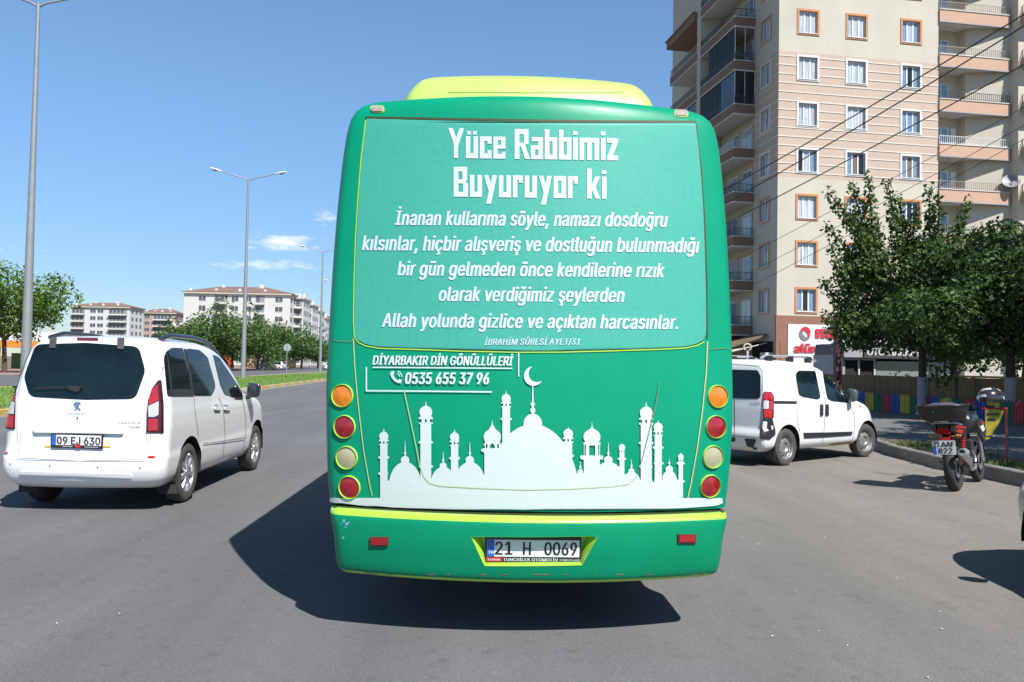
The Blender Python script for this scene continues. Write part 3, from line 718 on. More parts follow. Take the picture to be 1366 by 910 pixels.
# ================================================================ GROUND
def road_mat():
    m = bpy.data.materials.new('asphalt'); m.use_nodes = True; t = m.node_tree; p = t.nodes['Principled BSDF']; p.inputs['Roughness'].default_value = .85; p.inputs['Specular IOR Level'].default_value = .3
    tcn = N(t, 'ShaderNodeTexCoord'); s3 = N(t, 'ShaderNodeSeparateXYZ'); t.links.new(tcn.outputs['Object'], s3.inputs[0])
    def noise(sc, det=5, vec=None, rough=.6):
        n = N(t, 'ShaderNodeTexNoise', i_Scale=sc, i_Detail=float(det), i_Roughness=rough); t.links.new(vec or tcn.outputs['Object'], n.inputs['Vector']); return n.outputs[0]
    # old dusty asphalt right of a wavering line, newer dark lane to the left
    e = M(t, 'ADD', M(t, 'ADD', s3.outputs['X'], M(t, 'MULTIPLY', M(t, 'SUBTRACT', s3.outputs['Y'], 8.0), .22)), M(t, 'MULTIPLY', noise(.35, 3), 1.6))
    mr = N(t, 'ShaderNodeMapRange', i_1=.6, i_2=5.2); t.links.new(e, mr.inputs[0]); side = M(t, 'MULTIPLY', mr.outputs[0], 1.0, clamp=True)
    x = N(t, 'ShaderNodeMix', data_type='RGBA'); t.links.new(side, x.inputs[0]); x.inputs[6].default_value = (.126, .123, .126, 1); x.inputs[7].default_value = (.190, .174, .153, 1)
    # blotches
    mp = N(t, 'ShaderNodeMapping'); mp.inputs['Scale'].default_value = (1, .28, 1); t.links.new(tcn.outputs['Object'], mp.inputs[0])
    b = N(t, 'ShaderNodeMapRange', i_1=.35, i_2=.75, i_3=1.08, i_4=.86); t.links.new(noise(.9, 6, mp.outputs[0]), b.inputs[0])
    b2 = N(t, 'ShaderNodeMapRange', i_1=.62, i_2=.78, i_3=1., i_4=.74); t.links.new(noise(2.2, 4), b2.inputs[0])
    # aggregate
    g1 = N(t, 'ShaderNodeMapRange', i_1=.3, i_2=.7, i_3=.74, i_4=1.26); t.links.new(noise(75, 3, rough=.75), g1.inputs[0])
    vo = N(t, 'ShaderNodeTexVoronoi', i_Scale=85.0); t.links.new(tcn.outputs['Object'], vo.inputs['Vector'])
    sep = N(t, 'ShaderNodeSeparateColor'); t.links.new(vo.outputs['Color'], sep.inputs[0])
    sp2 = N(t, 'ShaderNodeMapRange', i_1=.86, i_2=1., i_3=1., i_4=1.22); t.links.new(sep.outputs[0], sp2.inputs[0])
    f = M(t, 'MULTIPLY', M(t, 'MULTIPLY', b.outputs[0], b2.outputs[0]), M(t, 'MULTIPLY', g1.outputs[0], sp2.outputs[0]))
    hs = N(t, 'ShaderNodeVectorMath', operation='SCALE'); mq = N(t, 'ShaderNodeMapping'); mq.inputs['Scale'].default_value = (1.1, .07, 1); mq.inputs['Rotation'].default_value = (0, 0, -.04); t.links.new(tcn.outputs['Object'], mq.inputs[0])
    tk = N(t, 'ShaderNodeMapRange', i_1=.38, i_2=.66, i_3=1.07, i_4=.90); t.links.new(noise(1.0, 4, mq.outputs[0]), tk.inputs[0])
    st = N(t, 'ShaderNodeMapRange', i_1=.70, i_2=.80, i_3=1.0, i_4=.66); t.links.new(noise(1.3, 7, None, .7), st.inputs[0])
    sp3 = N(t, 'ShaderNodeMapRange', i_1=.56, i_2=.74, i_3=1.0, i_4=.74); t.links.new(noise(7.0, 5, None, .65), sp3.inputs[0])
    f = M(t, 'MULTIPLY', f, sp3.outputs[0])
    f = M(t, 'MULTIPLY', f, M(t, 'MULTIPLY', tk.outputs[0], st.outputs[0]))
    t.links.new(x.outputs[2], hs.inputs[0]); t.links.new(f, hs.inputs['Scale']); 
    # faint cracks on the old side
    v2 = N(t, 'ShaderNodeTexVoronoi', feature='DISTANCE_TO_EDGE', i_Scale=.33); 
    dn = N(t, 'ShaderNodeTexNoise', i_Scale=1.5, i_Detail=6.0); t.links.new(tcn.outputs['Object'], dn.inputs['Vector'])
    vm = N(t, 'ShaderNodeVectorMath', operation='MULTIPLY_ADD'); t.links.new(dn.outputs['Color'], vm.inputs[0]); vm.inputs[1].default_value = (.9, .9, 0); t.links.new(tcn.outputs['Object'], vm.inputs[2]); t.links.new(vm.outputs[0], v2.inputs['Vector'])
    cr = M(t, 'MULTIPLY', M(t, 'LESS_THAN', v2.outputs['Distance'], .0035), M(t, 'MULTIPLY', side, .14))
    x2 = N(t, 'ShaderNodeMix', data_type='RGBA'); t.links.new(cr, x2.inputs[0]); t.links.new(hs.outputs[0], x2.inputs[6]); x2.inputs[7].default_value = (.07, .066, .06, 1)
    t.links.new(x2.outputs[2], p.inputs['Base Color'])
    bu = N(t, 'ShaderNodeBump', i_Strength=.55, i_Distance=.006); t.links.new(noise(110, 3, rough=.7), bu.inputs['Height']); t.links.new(bu.outputs[0], p.inputs['Normal'])
    return m
ASPH = road_mat()
def sheet(name, poly, z, m, kind='structure', parent=None):
    g = MB(); g.add([(x, y, z) for x, y in poly], [tuple(range(len(poly)))]); return g.build(name, m, parent, kind=kind)
GRND = mat('dry_ground', (.20, .17, .12), .9, var=.3, vscale=.3, bump=.4, bscale=20)
sheet('ground', [(-3000, -400), (3000, -400), (3000, 4000), (-3000, 4000)], -.02, GRND)
med_near = [(-13.2, -30), (-13.2, 22), (-13.35, 42), (-15.1, 67), (-19.3, 110), (-26, 170), (-40, 260)]
med_far = [(-23.4, -30), (-23.2, 37), (-23.3, 70), (-26.8, 118), (-33, 170), (-47, 260)]
sheet('road', [(-13.2, -60), (40, -60), (40, 120), (-2, 260), (-40, 262)] + list(reversed(med_near)), 0, ASPH)
FAR_ASPH = mat('far_asphalt', (.13, .13, .14), .9, var=.15, vscale=.4)
sheet('far_carriageway', med_far + [(-62, 260), (-46, 170), (-41, 118), (-38, 70), (-37.4, 37), (-37, -30)], .004, FAR_ASPH)
# median lawn
def offs(pl, d):
    o = []
    for i, p in enumerate(pl):
        a = Vector(pl[max(i-1, 0)]); b = Vector(pl[min(i+1, len(pl)-1)]); t_ = (b-a).normalized(); o.append((p[0]-t_.y*d, p[1]+t_.x*d))
    return o
GRASS = mat('lawn', (.105, .20, .03), .9, col2=(.16, .24, .04), vscale=.8, bump=.6, bscale=30)
sheet('median_lawn', offs(med_near, .17) + list(reversed(offs(med_far, -.17))), .12, GRASS)
gr = MB(); random.seed(11)
for i in range(16000):
    y = 15 + 75*random.random()**1.2; 
    xa = -13.5 if y < 42 else -13.4-(y-42)*.07; xb = -23.1
    x = random.uniform(xb, xa); h = random.uniform(.04, .11); a = random.uniform(0, pi); wd = random.uniform(.02, .05)
    gr.add([(x-wd*cos(a), y-wd*sin(a), .12), (x+wd*cos(a), y+wd*sin(a), .12), (x+random.uniform(-.03, .03), y+random.uniform(-.03, .03), .12+h)], [(0, 1, 2)])
gr.build('grass', mat('grass_blades', (.11, .23, .03), .8, col2=(.19, .29, .05), vscale=.6), recalc=False, kind='stuff')
# kerbs made of stones
def kerb(name, pl, L, mats, w_=.16, h=.16, y_to=1e9, side=1, gap=.012, y_from=-1e9):
    base = MB(); 
    for a, b in zip(pl[:-1], pl[1:]):
        a = Vector((*a, 0)); b = Vector((*b, 0)); d = (b-a).normalized(); nrm = Vector((-d.y, d.x, 0))*side
        q = [a+nrm*.02, b+nrm*.02, b+nrm*(w_-.02), a+nrm*(w_-.02)]; base.prism([(p.x, p.y) for p in q], lambda x, y: (x, y, -.015), (0, 0, h))
    root = base.build(name, mat('kerb_joint', (.16, .15, .14), .9), kind='structure')
    me = []
    for m_ in mats:
        g = MB(); c = .018; l2 = L-gap
        # stone with chamfered top edges and slight draft
        prof = [(0, -.01), (0.004, h-c), (c+.004, h), (w_-c, h), (w_, h-c), (w_, -.01)]
        vs = [(e, a, b) for e in (0, l2) for a, b in prof]; n = len(prof)
        g.add(vs, [tuple(range(n-1, -1, -1)), tuple(range(n, 2*n))] + [(i, (i+1) % n, (i+1) % n+n, i+n) for i in range(n)])
        o = g.build('kerb_stone', m_, root); me.append(o.data); bpy.data.objects.remove(o)
    k = 0; rest = 0.
    for a, b in zip(pl[:-1], pl[1:]):
        a = Vector((*a, 0)); b = Vector((*b, 0)); d = (b-a).normalized(); ln = (b-a).length; s_ = rest
        ang = atan2(d.y, d.x)
        while s_ < ln - L*.3:
            p = a + d*s_
            if y_from < p.y < y_to:
                o = link('kerb_stone', me[k % len(me)], root); o.location = (p.x, p.y, random.uniform(-.004, .004)); o.rotation_euler = (0, 0, ang+random.uniform(-.006, .006))
                if side < 0: o.scale = (1, -1, 1)
            k += 1; s_ += L
        rest = max(0, s_-ln)
    return root
KY = mat('kerb_yellow', (.62, .42, .10), .8, var=.25, vscale=4); KW = mat('kerb_white', (.55, .53, .48), .8, var=.2, vscale=4); KG = mat('kerb_concrete', (.27, .255, .235), .9, var=.25, vscale=3, bump=.3, bscale=40)
kerb('median_kerb', med_near, 1.0, [KY, KY, KW], y_to=130, y_from=12)
kerb('median_far_kerb', med_far, 2.0, [KW, KY], side=-1, y_to=120, y_from=30)
# dusty gutter strip by the median
sheet('gutter', med_near[:5] + list(reversed(offs(med_near, -.5)[:5])), .004, mat('gutter_dust', (.27, .24, .20), .9, var=.2, vscale=2))
# right hand pavement
KR = [(11.5, 3.5), (8.6, 6.2), (7.45, 8.8), (7.1, 11.2), (6.92, 13.2), (7.0, 15.0), (7.35, 17.5), (7.9, 24), (9.0, 40), (10, 60)]
kerb('pavement_kerb', KR, .95, [KG], y_to=45, side=-1, h=.20, w_=.15)
PAVE = mat('pavement', (.17, .168, .165), .9, var=.25, vscale=1.0, bump=.4, bscale=80)
sheet('pavement', offs(KR, -.13) + [(30, 60), (30, 3.5)], .15, PAVE)
# verge: weeds and bare soil behind the kerb
vs_ = [(7.15, 10.5), (7.05, 13.2), (7.15, 15.5), (7.5, 17.2), (8.6, 17.0), (8.5, 14.5), (8.2, 12.0), (8.4, 10.2)]
sheet('verge_soil', vs_, .156, mat('soil', (.13, .105, .075), .95, var=.35, vscale=4))
gr = MB(); random.seed(5); cl_ = [(random.uniform(7.2, 8.0), random.uniform(11.5, 16.0)) for _ in range(11)]
for i in range(1700):
    cx, cy = random.choice(cl_); x = random.gauss(cx, .16); y = random.gauss(cy, .22)
    if x < 7.12: x = 7.14
    h = random.uniform(.03, .12); a = random.uniform(0, pi); wd = random.uniform(.008, .02); b = random.uniform(-.06, .06)
    gr.add([(x-wd*cos(a), y-wd*sin(a), .15), (x+wd*cos(a), y+wd*sin(a), .15), (x+b, y+random.uniform(-.06, .06), .15+h)], [(0, 1, 2)])
gr.build('weeds', mat('weed_blades', (.07, .14, .03), .8, col2=(.16, .18, .05), vscale=2), recalc=False, kind='stuff')
# far right edge line in front of the picket fence
# litter on the asphalt
g = MB(); random.seed(21)
for px, py in ((571, 717), (990, 718), (1012, 727), (1164, 720), (1254, 817), (1256, 840), (1033, 838), (1131, 862), (1157, 703), (1209, 700), (1316, 697), (1107, 661), (1237, 905), (1031, 850), (1290, 660), (160, 820), (75, 833), (192, 722), (1175, 676), (1093, 843), (1196, 772), (1060, 790)):
    if 430 < px < 980: px = 1100
    c = ground(px, py); s_ = random.uniform(.005, .013); a0 = random.uniform(0, 6)
    g.add([(c.x+s_*cos(a0+k*1.6)*random.uniform(.6, 1.4), c.y+s_*sin(a0+k*1.6)*random.uniform(.5, 1.3), .004+.006*(k % 2)) for k in range(4)], [(0, 1, 2, 3)])
g.build('litter', mat('litter_white', (.6, .58, .54), .8), kind='stuff')
# ================================================================ CARS AND VANS
def wheel(parent, x, y, R, W, style, sg=1, tyre=RUBBER, turn=0.):
    "sg=+1: outer face looks to +x"
    T = Matrix.Translation((x, y, R)) @ Matrix.Rotation(turn, 4, 'Z') @ (Matrix.Identity(4) if sg > 0 else Matrix.Rotation(pi, 4, 'Z'))
    h = W/2; r0 = R*.64
    t = MB(); t.lathe([(-h, r0), (-h, R*.86), (-h+.012, R*.95), (-h+.035, R*.995), (-.035, R*1.0), (-.030, R*.985), (-.024, R*1.0), (.024, R*1.0), (.030, R*.985), (.035, R*1.0), (h-.035, R*.995), (h-.012, R*.95), (h, R*.86), (h-.004, R*.74), (h-.012, r0+.004), (h-.022, r0)], 40, 'X', T)
    wo = t.build('wheel', tyre, parent, smooth=35)
    r = MB(); m_ = ALLOY if style == 'alloy' else STEEL
    r.lathe([(-h+.01, r0), (h-.10, r0-.012), (h-.045, r0-.014), (h-.02, r0-.004), (h-.012, r0+.003)], 40, 'X', T)
    if style == 'alloy':
        for k in range(7):
            A = Matrix.Rotation(2*pi*k/7, 4, 'X'); T2 = T @ A
            vs = []; 
            for (rr, ww, xx) in ((.035, .022, h-.018), (r0*.5, .017, h-.012), (r0-.012, .033, h-.022)):
                vs += [T2 @ Vector((xx, -ww, rr)), T2 @ Vector((xx, ww, rr)), T2 @ Vector((xx-.03, ww*1.25, rr)), T2 @ Vector((xx-.03, -ww*1.25, rr))]
            r.add(vs, [(0, 1, 5, 4), (4, 5, 9, 8), (1, 2, 6, 5), (5, 6, 10, 9), (0, 4, 7, 3), (4, 8, 11, 7)])
        r.lathe([(h-.04, .05), (h-.014, .046), (h-.008, .03), (h-.006, .001)], 20, 'X', T)
    else:
        r.lathe([(h-.05, r0-.012), (h-.062, r0*.86), (h-.035, r0*.62), (h-.03, r0*.42), (h-.055, r0*.30), (h-.05, .001)], 32, 'X', T)
        for k in range(10):
            a = 2*pi*k/10; c = T @ Vector((h-.046, r0*.75*cos(a), r0*.75*sin(a)))
        hub = MB()
        for k in range(10):
            a = 2*pi*k/10; Tk = T @ Matrix.Translation((h-.0445, r0*.735*cos(a), r0*.735*sin(a))); hub.lathe([(0, .001), (.001, .016)], 10, 'X', Tk)
    ro = r.build('rim', m_, wo, smooth=35)
    if style != 'alloy': hub.build('rim_hole', DARK, wo, kind='stuff')
    d = MB(); d.lathe([(h-.075, .001), (h-.075, r0-.014)], 24, 'X', T); d.build('brake_disc', mat('brake_dark', (.03, .03, .03), .6), wo)
    return wo
def liner(parent, yc, zc, R, w0, w1):
    for sg in (-1, 1):
        g = MB(); n = 20; vs = []
        for k in range(n+1):
            a = pi*1.1*k/n - pi*.05
            for x in (w0*sg, w1*sg): vs.append((x, yc+R*cos(a), zc+R*sin(a)))
        g.add(vs, [(2*k, 2*k+1, 2*k+3, 2*k+2) for k in range(n)])
        g.add([vs[2*k] for k in range(n+1)], [tuple(range(n+1))]); g.build('wheel_arch', DARK, parent)
def floor_pan(parent, w_, y0, y1, z0=.26, z1=.62):
    g = MB(); g.box(-w_, w_, y0, y1, z0, z1); return g.build('floor_pan', DARK, parent)

# ---------------------------------------------------------------- left: family van driving away
def frame_of(o):
    return lambda s: s
V1 = thing('family_van', 'white family van with tinted windows and black roof rails, driving away on the left', 'van', (-4.27, 8.20, 0), radians(2.2))
lv = [(.24, .70, .14, 4.18), (.29, .765, .06, 4.27), (.36, .80, .02, 4.32), (.46, .815, .0, 4.35), (.55, .818, .005, 4.36), (.60, .812, .035, 4.35), (.70, .815, .05, 4.33), (.85, .818, .055, 4.26), (.95, .812, .07, 4.15), (1.01, .805, .08, 3.98),
      (1.06, .795, .09, 3.66), (1.10, .79, .10, 3.42), (1.25, .765, .125, 3.22), (1.45, .725, .165, 2.93), (1.58, .695, .20, 2.68), (1.66, .665, .24, 2.46), (1.71, .625, .29, 2.26), (1.745, .565, .36, 2.05), (1.765, .49, .45, 1.85), (1.775, .40, .6, 1.6)]
b1 = loft(lv, (.07, .10, .86), (.22, .45, .62), dz=.03, dy=.045, nu=24, crown=.015)
RAX, FAX, WR = .80, 3.50, .318
cut_circle(b1, RAX, WR+.01, .385); cut_circle(b1, FAX, WR+.01, .385)
S1 = Surf(b1, V1); C1 = S1.cam
b1.build('body', WHITE_PAINT, V1, smooth=50)
liner(V1, RAX, WR+.01, .385, .45, .805); liner(V1, FAX, WR+.01, .385, .45, .80); floor_pan(V1, .62, .2, 4.1)
for sg in (-1, 1):
    wheel(V1, sg*.71, RAX, WR, .19, 'alloy', sg, DUSTY_RUBBER); wheel(V1, sg*.71, FAX, WR, .19, 'alloy', sg, DUSTY_RUBBER)
P1 = lambda pts, ox=0, oy=420, s=3.5: [(ox+a/s, oy+b/s) for a, b in pts]
def part(name, m, parent, fn, **kw):
    g = MB(); fn(g); o = g.build(name, m, parent, **kw)
    if g.mir:
        par = getattr(part, 'twin', {}).get(parent.name, parent)
        h = MB(); h.add([(-p[0], p[1], p[2]) for p in g.v], [f[::-1] for f in g.f]); h.m = list(g.m); o2 = h.build(name, m, par, **kw); part.twin[o.name] = o2
    return o
part.twin = {}
rw = rounded(P1([(168, 140), (400, 133), (648, 150), (678, 262), (632, 392), (400, 396), (140, 382), (114, 290)]), [9, 2, 9, 6, 9, 2, 9, 6])
rwo = part('rear_window', GLASS, V1, lambda g: patch(g, rw, C1, .006, step=5, depth=.01), smooth=50)
part('window_seal', SEAM, rwo, lambda g: ribbon(g, rw, .8, C1, .004, seg=6, closed=True))
part('wiper', BLACK_PL, V1, lambda g: (ribbon(g, P1([(175, 346), (250, 342), (335, 342)]), 1.6, C1, .03, seg=5), patch(g, P1([(325, 334), (375, 334), (384, 342), (376, 360), (362, 362), (330, 352)]), C1, .035, step=1.5, depth=.03)))
for q in ([(234, 112), (266, 112), (262, 160), (236, 160)], [(549, 116), (582, 116), (580, 164), (551, 164)]):
    part('window_hinge', mat('hinge_grey', (.06, .06, .065), .5), V1, lambda g: patch(g, rounded(P1(q), .6), C1, .022, step=3, depth=.03))
part('brake_lamp', DKRED_LENS, V1, lambda g: patch(g, rounded(P1([(360, 111), (459, 112), (459, 124), (360, 122)]), 1.2), C1, .012, step=1, depth=.02, nx=10))
# lamps: three stacked lenses in a black surround
def lamp1(q_all, qs):
    o = part('tail_light', mat('lamp_housing', (.05, .004, .01), .2, coat=.6), V1, lambda g: patch(g, rounded(P1(q_all), 1.2), C1, .012, step=3, depth=.02), smooth=50)
    for q, m in qs: part('lamp_lens', m, o, lambda g: patch(g, rounded(P1(q), .9), C1, .018, step=2, depth=.006), smooth=50)
lamp1([(738, 306), (752, 306), (763, 420), (763, 552), (684, 551), (686, 470), (692, 400), (710, 345)],
      [([(735, 325), (742, 400), (694, 424), (697, 392), (712, 348)], RED_LENS), ([(742, 404), (741, 468), (722, 478), (695, 478), (694, 428)], CLEAR_LENS), ([(737, 486), (737, 540), (694, 541), (694, 486)], RED_LENS)])
lamp1([(59, 302), (64, 306), (75, 360), (73, 440), (71, 535), (24, 532), (26, 460), (34, 380), (48, 330)],
      [([(60, 320), (70, 370), (72, 404), (38, 386), (46, 345)], RED_LENS), ([(72, 408), (70, 464), (30, 462), (34, 400), (40, 392)], CLEAR_LENS), ([(69, 472), (67, 527), (28, 525), (29, 470)], RED_LENS)])
# side windows
sw = [rounded(P1([(775, 172), (800, 155), (852, 156), (893, 345), (894, 378), (780, 378), (768, 250), (764, 200)]), 2.5), rounded(P1([(870, 158), (930, 165), (968, 200), (1002, 320), (1003, 345), (985, 378), (905, 378), (893, 300)]), 2.8),
      rounded(P1([(993, 186), (1022, 200), (1064, 262), (1110, 330), (1131, 365), (1131, 392), (1100, 388), (1048, 372), (1028, 330)]), 1.6)]
for i, q in enumerate(sw):
    part('side_window', GLASS, V1, lambda g: patch(g, q, C1, .006, step=3, depth=.01, mirror=True), smooth=50)
part('window_pillar', BLACK_PL, V1, lambda g: ribbon(g, P1([(860, 160), (878, 240), (898, 378)]), 3.2, C1, .009, seg=5, mirror=True))
part('window_vent', BLACK_PL, V1, lambda g: patch(g, P1([(780, 349), (893, 347), (894, 378), (782, 379)]), C1, .011, step=3, mirror=True))
part('window_trim', BLACK_PL, V1, lambda g: ribbon(g, P1([(1094, 388), (1131, 392)]), 2.4, C1, .01, seg=4, mirror=True))
# gaps
part('panel_gap', LT_SEAM, V1, lambda g: (ribbon(g, P1([(905, 380), (908, 430), (925, 560), (912, 700)]), .55, C1, .003, seg=5, mirror=True), ribbon(g, P1([(1020, 385), (1043, 440), (1050, 560), (1040, 665)]), .6, C1, .003, seg=5, mirror=True),
   ribbon(g, P1([(1132, 400), (1147, 480), (1147, 560), (1135, 640)]), .6, C1, .003, seg=5, mirror=True), ribbon(g, P1([(684, 552), (683, 620), (678, 684), (400, 684), (90, 668), (84, 600), (78, 500), (80, 400), (112, 250), (150, 130)]), .6, C1, .003, seg=5),
   ribbon(g, P1([(684, 500), (684, 400), (706, 300), (690, 190), (668, 120), (620, 98), (560, 92)]), .6, C1, .003, seg=5), ribbon(g, P1([(852, 100), (853, 156)]), .5, C1, .003, seg=5)))
part('side_moulding', mat('moulding_grey', (.33, .34, .36), .5), V1, lambda g: ribbon(g, P1([(944, 603), (1040, 590), (1140, 575)]), 1.7, C1, .012, seg=5, mirror=True))
for x_, y_ in ((1012, 436), (1057, 437)):
    part('door_handle', WHITE_PAINT, V1, lambda g: patch(g, rounded(P1([(x_-16, y_-8), (x_+13, y_-8), (x_+12, y_+10), (x_-15, y_+10)]), 1.5), C1, .022, step=1.5, depth=.015, mirror=True), smooth=60)
    part('handle_recess', mat('recess_grey', (.22, .23, .25), .5), V1, lambda g: patch(g, rounded(P1([(x_-14, y_-16), (x_+8, y_-16), (x_+10, y_+16), (x_-12, y_+16)]), 2), C1, .004, step=1.5, mirror=True))
# plate recess shade piece, plate, badge
part('plate_ledge', WHITE_PAINT, V1, lambda g: patch(g, rounded(P1([(160, 522), (575, 530), (580, 556), (165, 549)]), 2), C1, .03, step=2.5, depth=.03, nx=20), smooth=50)
pf = part('license_plate', INK, V1, lambda g: patch(g, P1([(245, 555), (485, 560), (482, 627), (244, 620)]), C1, .026, step=4, depth=.02))
part('plate_face', PLATE_W, pf, lambda g: patch(g, P1([(252, 559), (480, 564), (477, 613), (251, 608)]), C1, .030, step=4))
part('country_band', PLATE_B, pf, lambda g: patch(g, P1([(250, 559), (271, 559.5), (269, 609), (249, 608)]), C1, .032, step=4))
part('plate_lettering', INK, pf, lambda g: lettering(g, '09 EJ 630', 0+275/3.5, 474/3.5, 420+568/3.5, 420+603/3.5, C1, .034, .025, bold=.022, vbold=.01, dy=.5), recalc=False, kind='stuff')
part('holder_lettering', mat('holder_print2', (.5, .5, .52), .5), pf, lambda g: (ribbon(g, P1([(300, 615), (345, 616.5)]), .8, C1, .032), ribbon(g, P1([(400, 618), (465, 620)]), .8, C1, .032)))
part('sticker', RED, V1, lambda g: patch(g, P1([(356, 606), (386, 607), (384, 621), (358, 620)]), C1, .034, step=2))
for q in ([(208, 609), (243, 610), (243, 617), (212, 617)], [(484, 611), (519, 611), (516, 619), (484, 619)]): part('sticker', mat('sticker_yellow', (.75, .5, .02), .5), V1, lambda g: patch(g, P1(q), C1, .008, step=1))
for q in ([(15, 643), (40, 641), (38, 651), (15, 652)], [(692, 660), (727, 660), (722, 670), (690, 670)]): part('bumper_reflector', RED_LENS, V1, lambda g: patch(g, P1(q), C1, .008, step=1))
def lion(g):
    for pl in ([(348, 412), (360, 407), (376, 409), (384, 414), (370, 417), (374, 424), (366, 430), (382, 444), (376, 447), (364, 437), (356, 447), (349, 446), (360, 430), (346, 428), (356, 422), (344, 420)],):
        pts = [C1(*P1([p])[0]) for p in pl]; g.add([p+n*.012 for p, n in pts], [tuple(range(len(pl)))])
part('lion_badge', CHROME, V1, lion)
part('badge_lettering', mat('badge_grey', (.25, .25, .27), .3, metal=.8), V1, lambda g: (lettering(g, 'PEUGEOT', 320/3.5, 405/3.5, 420+458/3.5, 420+465/3.5, C1, .008, .0, bold=.01, dy=.4), lettering(g, 'PARTNER', 549/3.5, 658/3.5, 420+500/3.5, 420+510/3.5, C1, .008, .0, .3, bold=.0, dy=.4),
   lettering(g, 'Tepee', 598/3.5, 658/3.5, 420+518/3.5, 420+528/3.5, C1, .008, .0, .3, bold=.0, dy=.4)), recalc=False)
part('sticker', RED, V1, lambda g: patch(g, rounded(P1([(358, 477), (368, 477), (368, 487), (358, 487)]), 1.2), C1, .008, step=.8))
for x_, y_ in ((47, 698), (233, 706), (456, 711), (653, 715)): part('parking_sensor', LT_SEAM, V1, lambda g: patch(g, rounded(P1([(x_-4, y_-5), (x_+4, y_-5), (x_+4, y_+5), (x_-4, y_+5)]), 1), C1, .003, step=.8))
part('bumper_lip', WHITE_PAINT, V1, lambda g: patch(g, rounded(P1([(92, 728), (612, 742), (618, 762), (90, 744)]), 2), C1, .012, step=2, depth=.012, nx=24), smooth=50)
# roof rails
for sg in (-1, 1):
    g = MB(); pts = []
    for k in range(21):
        t_ = k/20; y = .50+1.95*t_; zz = S1.b.ray_cast(Vector((sg*.57, y, 5)), Vector((0, 0, -1)), 10); z = zz[0].z if zz[0] else 1.6
        lift = .05*min(1, 5*t_*1.4)*min(1, (1-t_)*4); pts.append((sg*.57, y, z+lift+.012))
    g.tube(pts, [.026]*21, 8); g.build('roof_rail', mat('rail_black', (.02, .022, .03), .3, coat=.4), V1, smooth=50)
# mirrors
for sg in (1, -1):
    hx, hy, hz, wd, hh = (.905, 2.93, 1.15, .095, .105)
    g = MB(); pl = rounded([(-wd, -hh), (wd*.8, -hh*.92), (wd, hh*.75), (-wd*.85, hh)], .05, 4); n_ = len(pl); vs = []
    for yy, s_ in ((-.03, .90), (-.022, .97), (0, 1.0), (.05, .93), (.10, .72), (.125, .4)): vs += [(sg*(hx+a*s_), hy+yy, hz+b*s_) for a, b in pl]
    g.add(vs, [(r*n_+k, r*n_+(k+1) % n_, (r+1)*n_+(k+1) % n_, (r+1)*n_+k) for r in range(5) for k in range(n_)] + [tuple(range(n_)), tuple(range(5*n_, 6*n_))]); g.tube([(sg*(hx-wd-.07), hy+.04, hz-hh-.02), (sg*(hx-wd*.3), hy+.03, hz-hh*.7)], .03, 8)
    g.build('wing_mirror', mat('mirror_black', (.03, .035, .045), .15, coat=.6), V1, smooth=50)
for sg in (-1, 1): part('mudflap', RUBBER, V1, lambda g: g.box(sg*.71-.10, sg*.71+.10, RAX-.36, RAX-.345, .14, .42))

# ---------------------------------------------------------------- right: small delivery van parked at the kerb
V2 = thing('delivery_van', 'dented white delivery van with broken black rear bumper, parked nose to the kerb', 'van', (3.42, 13.60, 0), -radians(51.5))
lv = [(.24, .70, .12, 3.72), (.30, .80, .05, 3.80), (.38, .835, .02, 3.84), (.50, .845, .0, 3.86), (.56, .848, .02, 3.86), (.62, .85, .05, 3.83), (.8, .855, .055, 3.74), (.92, .85, .06, 3.60), (1.0, .842, .07, 3.36), (1.05, .835, .075, 3.10),
      (1.09, .825, .08, 2.96), (1.25, .80, .10, 2.76), (1.42, .765, .125, 2.52), (1.54, .73, .145, 2.30), (1.61, .70, .165, 2.10), (1.66, .66, .20, 1.88), (1.69, .60, .25, 1.65), (1.705, .52, .33, 1.45), (1.712, .42, .5, 1.25)]
b2 = loft(lv, (.03, .08, .90), (.22, .45, .62), dz=.03, dy=.045, nu=24, crown=.01)
RAX2, FAX2, WR2 = .70, 3.21, .30
cut_circle(b2, RAX2, WR2+.01, .36); cut_circle(b2, FAX2, WR2+.01, .36)
S2 = Surf(b2, V2); C2 = S2.cam
b2.build('body', OLD_WHITE, V2, smooth=50)
liner(V2, RAX2, WR2+.01, .36, .48, .83); liner(V2, FAX2, WR2+.01, .36, .48, .83); floor_pan(V2, .62, .2, 3.6)
for sg in (-1, 1):
    wheel(V2, sg*.735, RAX2, WR2, .18, 'steel', sg, DUSTY_RUBBER); wheel(V2, sg*.735, FAX2, WR2, .18, 'steel', sg, DUSTY_RUBBER, turn=-.12)
P2 = lambda pts: [(960+a/5.055, 450+b/5.055) for a, b in pts]
for q in ([(530, 228), (642, 230), (676, 405), (660, 418), (560, 400), (535, 385), (515, 250)], [(695, 235), (740, 240), (830, 300), (880, 370), (890, 425), (870, 440), (755, 428), (728, 412), (706, 300)]):
    q2 = rounded(P2(q), 2.2); o = part('side_window', GLASS, V2, lambda g: patch(g, q2, C2, .006, step=2.5, depth=.01, mirror=True), smooth=50)
    part('window_seal', BLACK_PL, o, lambda g: ribbon(g, q2, 1.3, C2, .005, seg=3, closed=True, mirror=True))
part('rear_window', GLASS, V2, lambda g: patch(g, rounded(P2([(85, 218), (255, 222), (276, 260), (276, 400), (262, 416), (85, 412)]), 2), C2, .006, step=3, depth=.01, mirror=True), smooth=50)
part('sliding_rail', BLACK_PL, V2, lambda g: ribbon(g, P2([(366, 438), (516, 440)]), 3.6, C2, .008, seg=4, mirror=True))
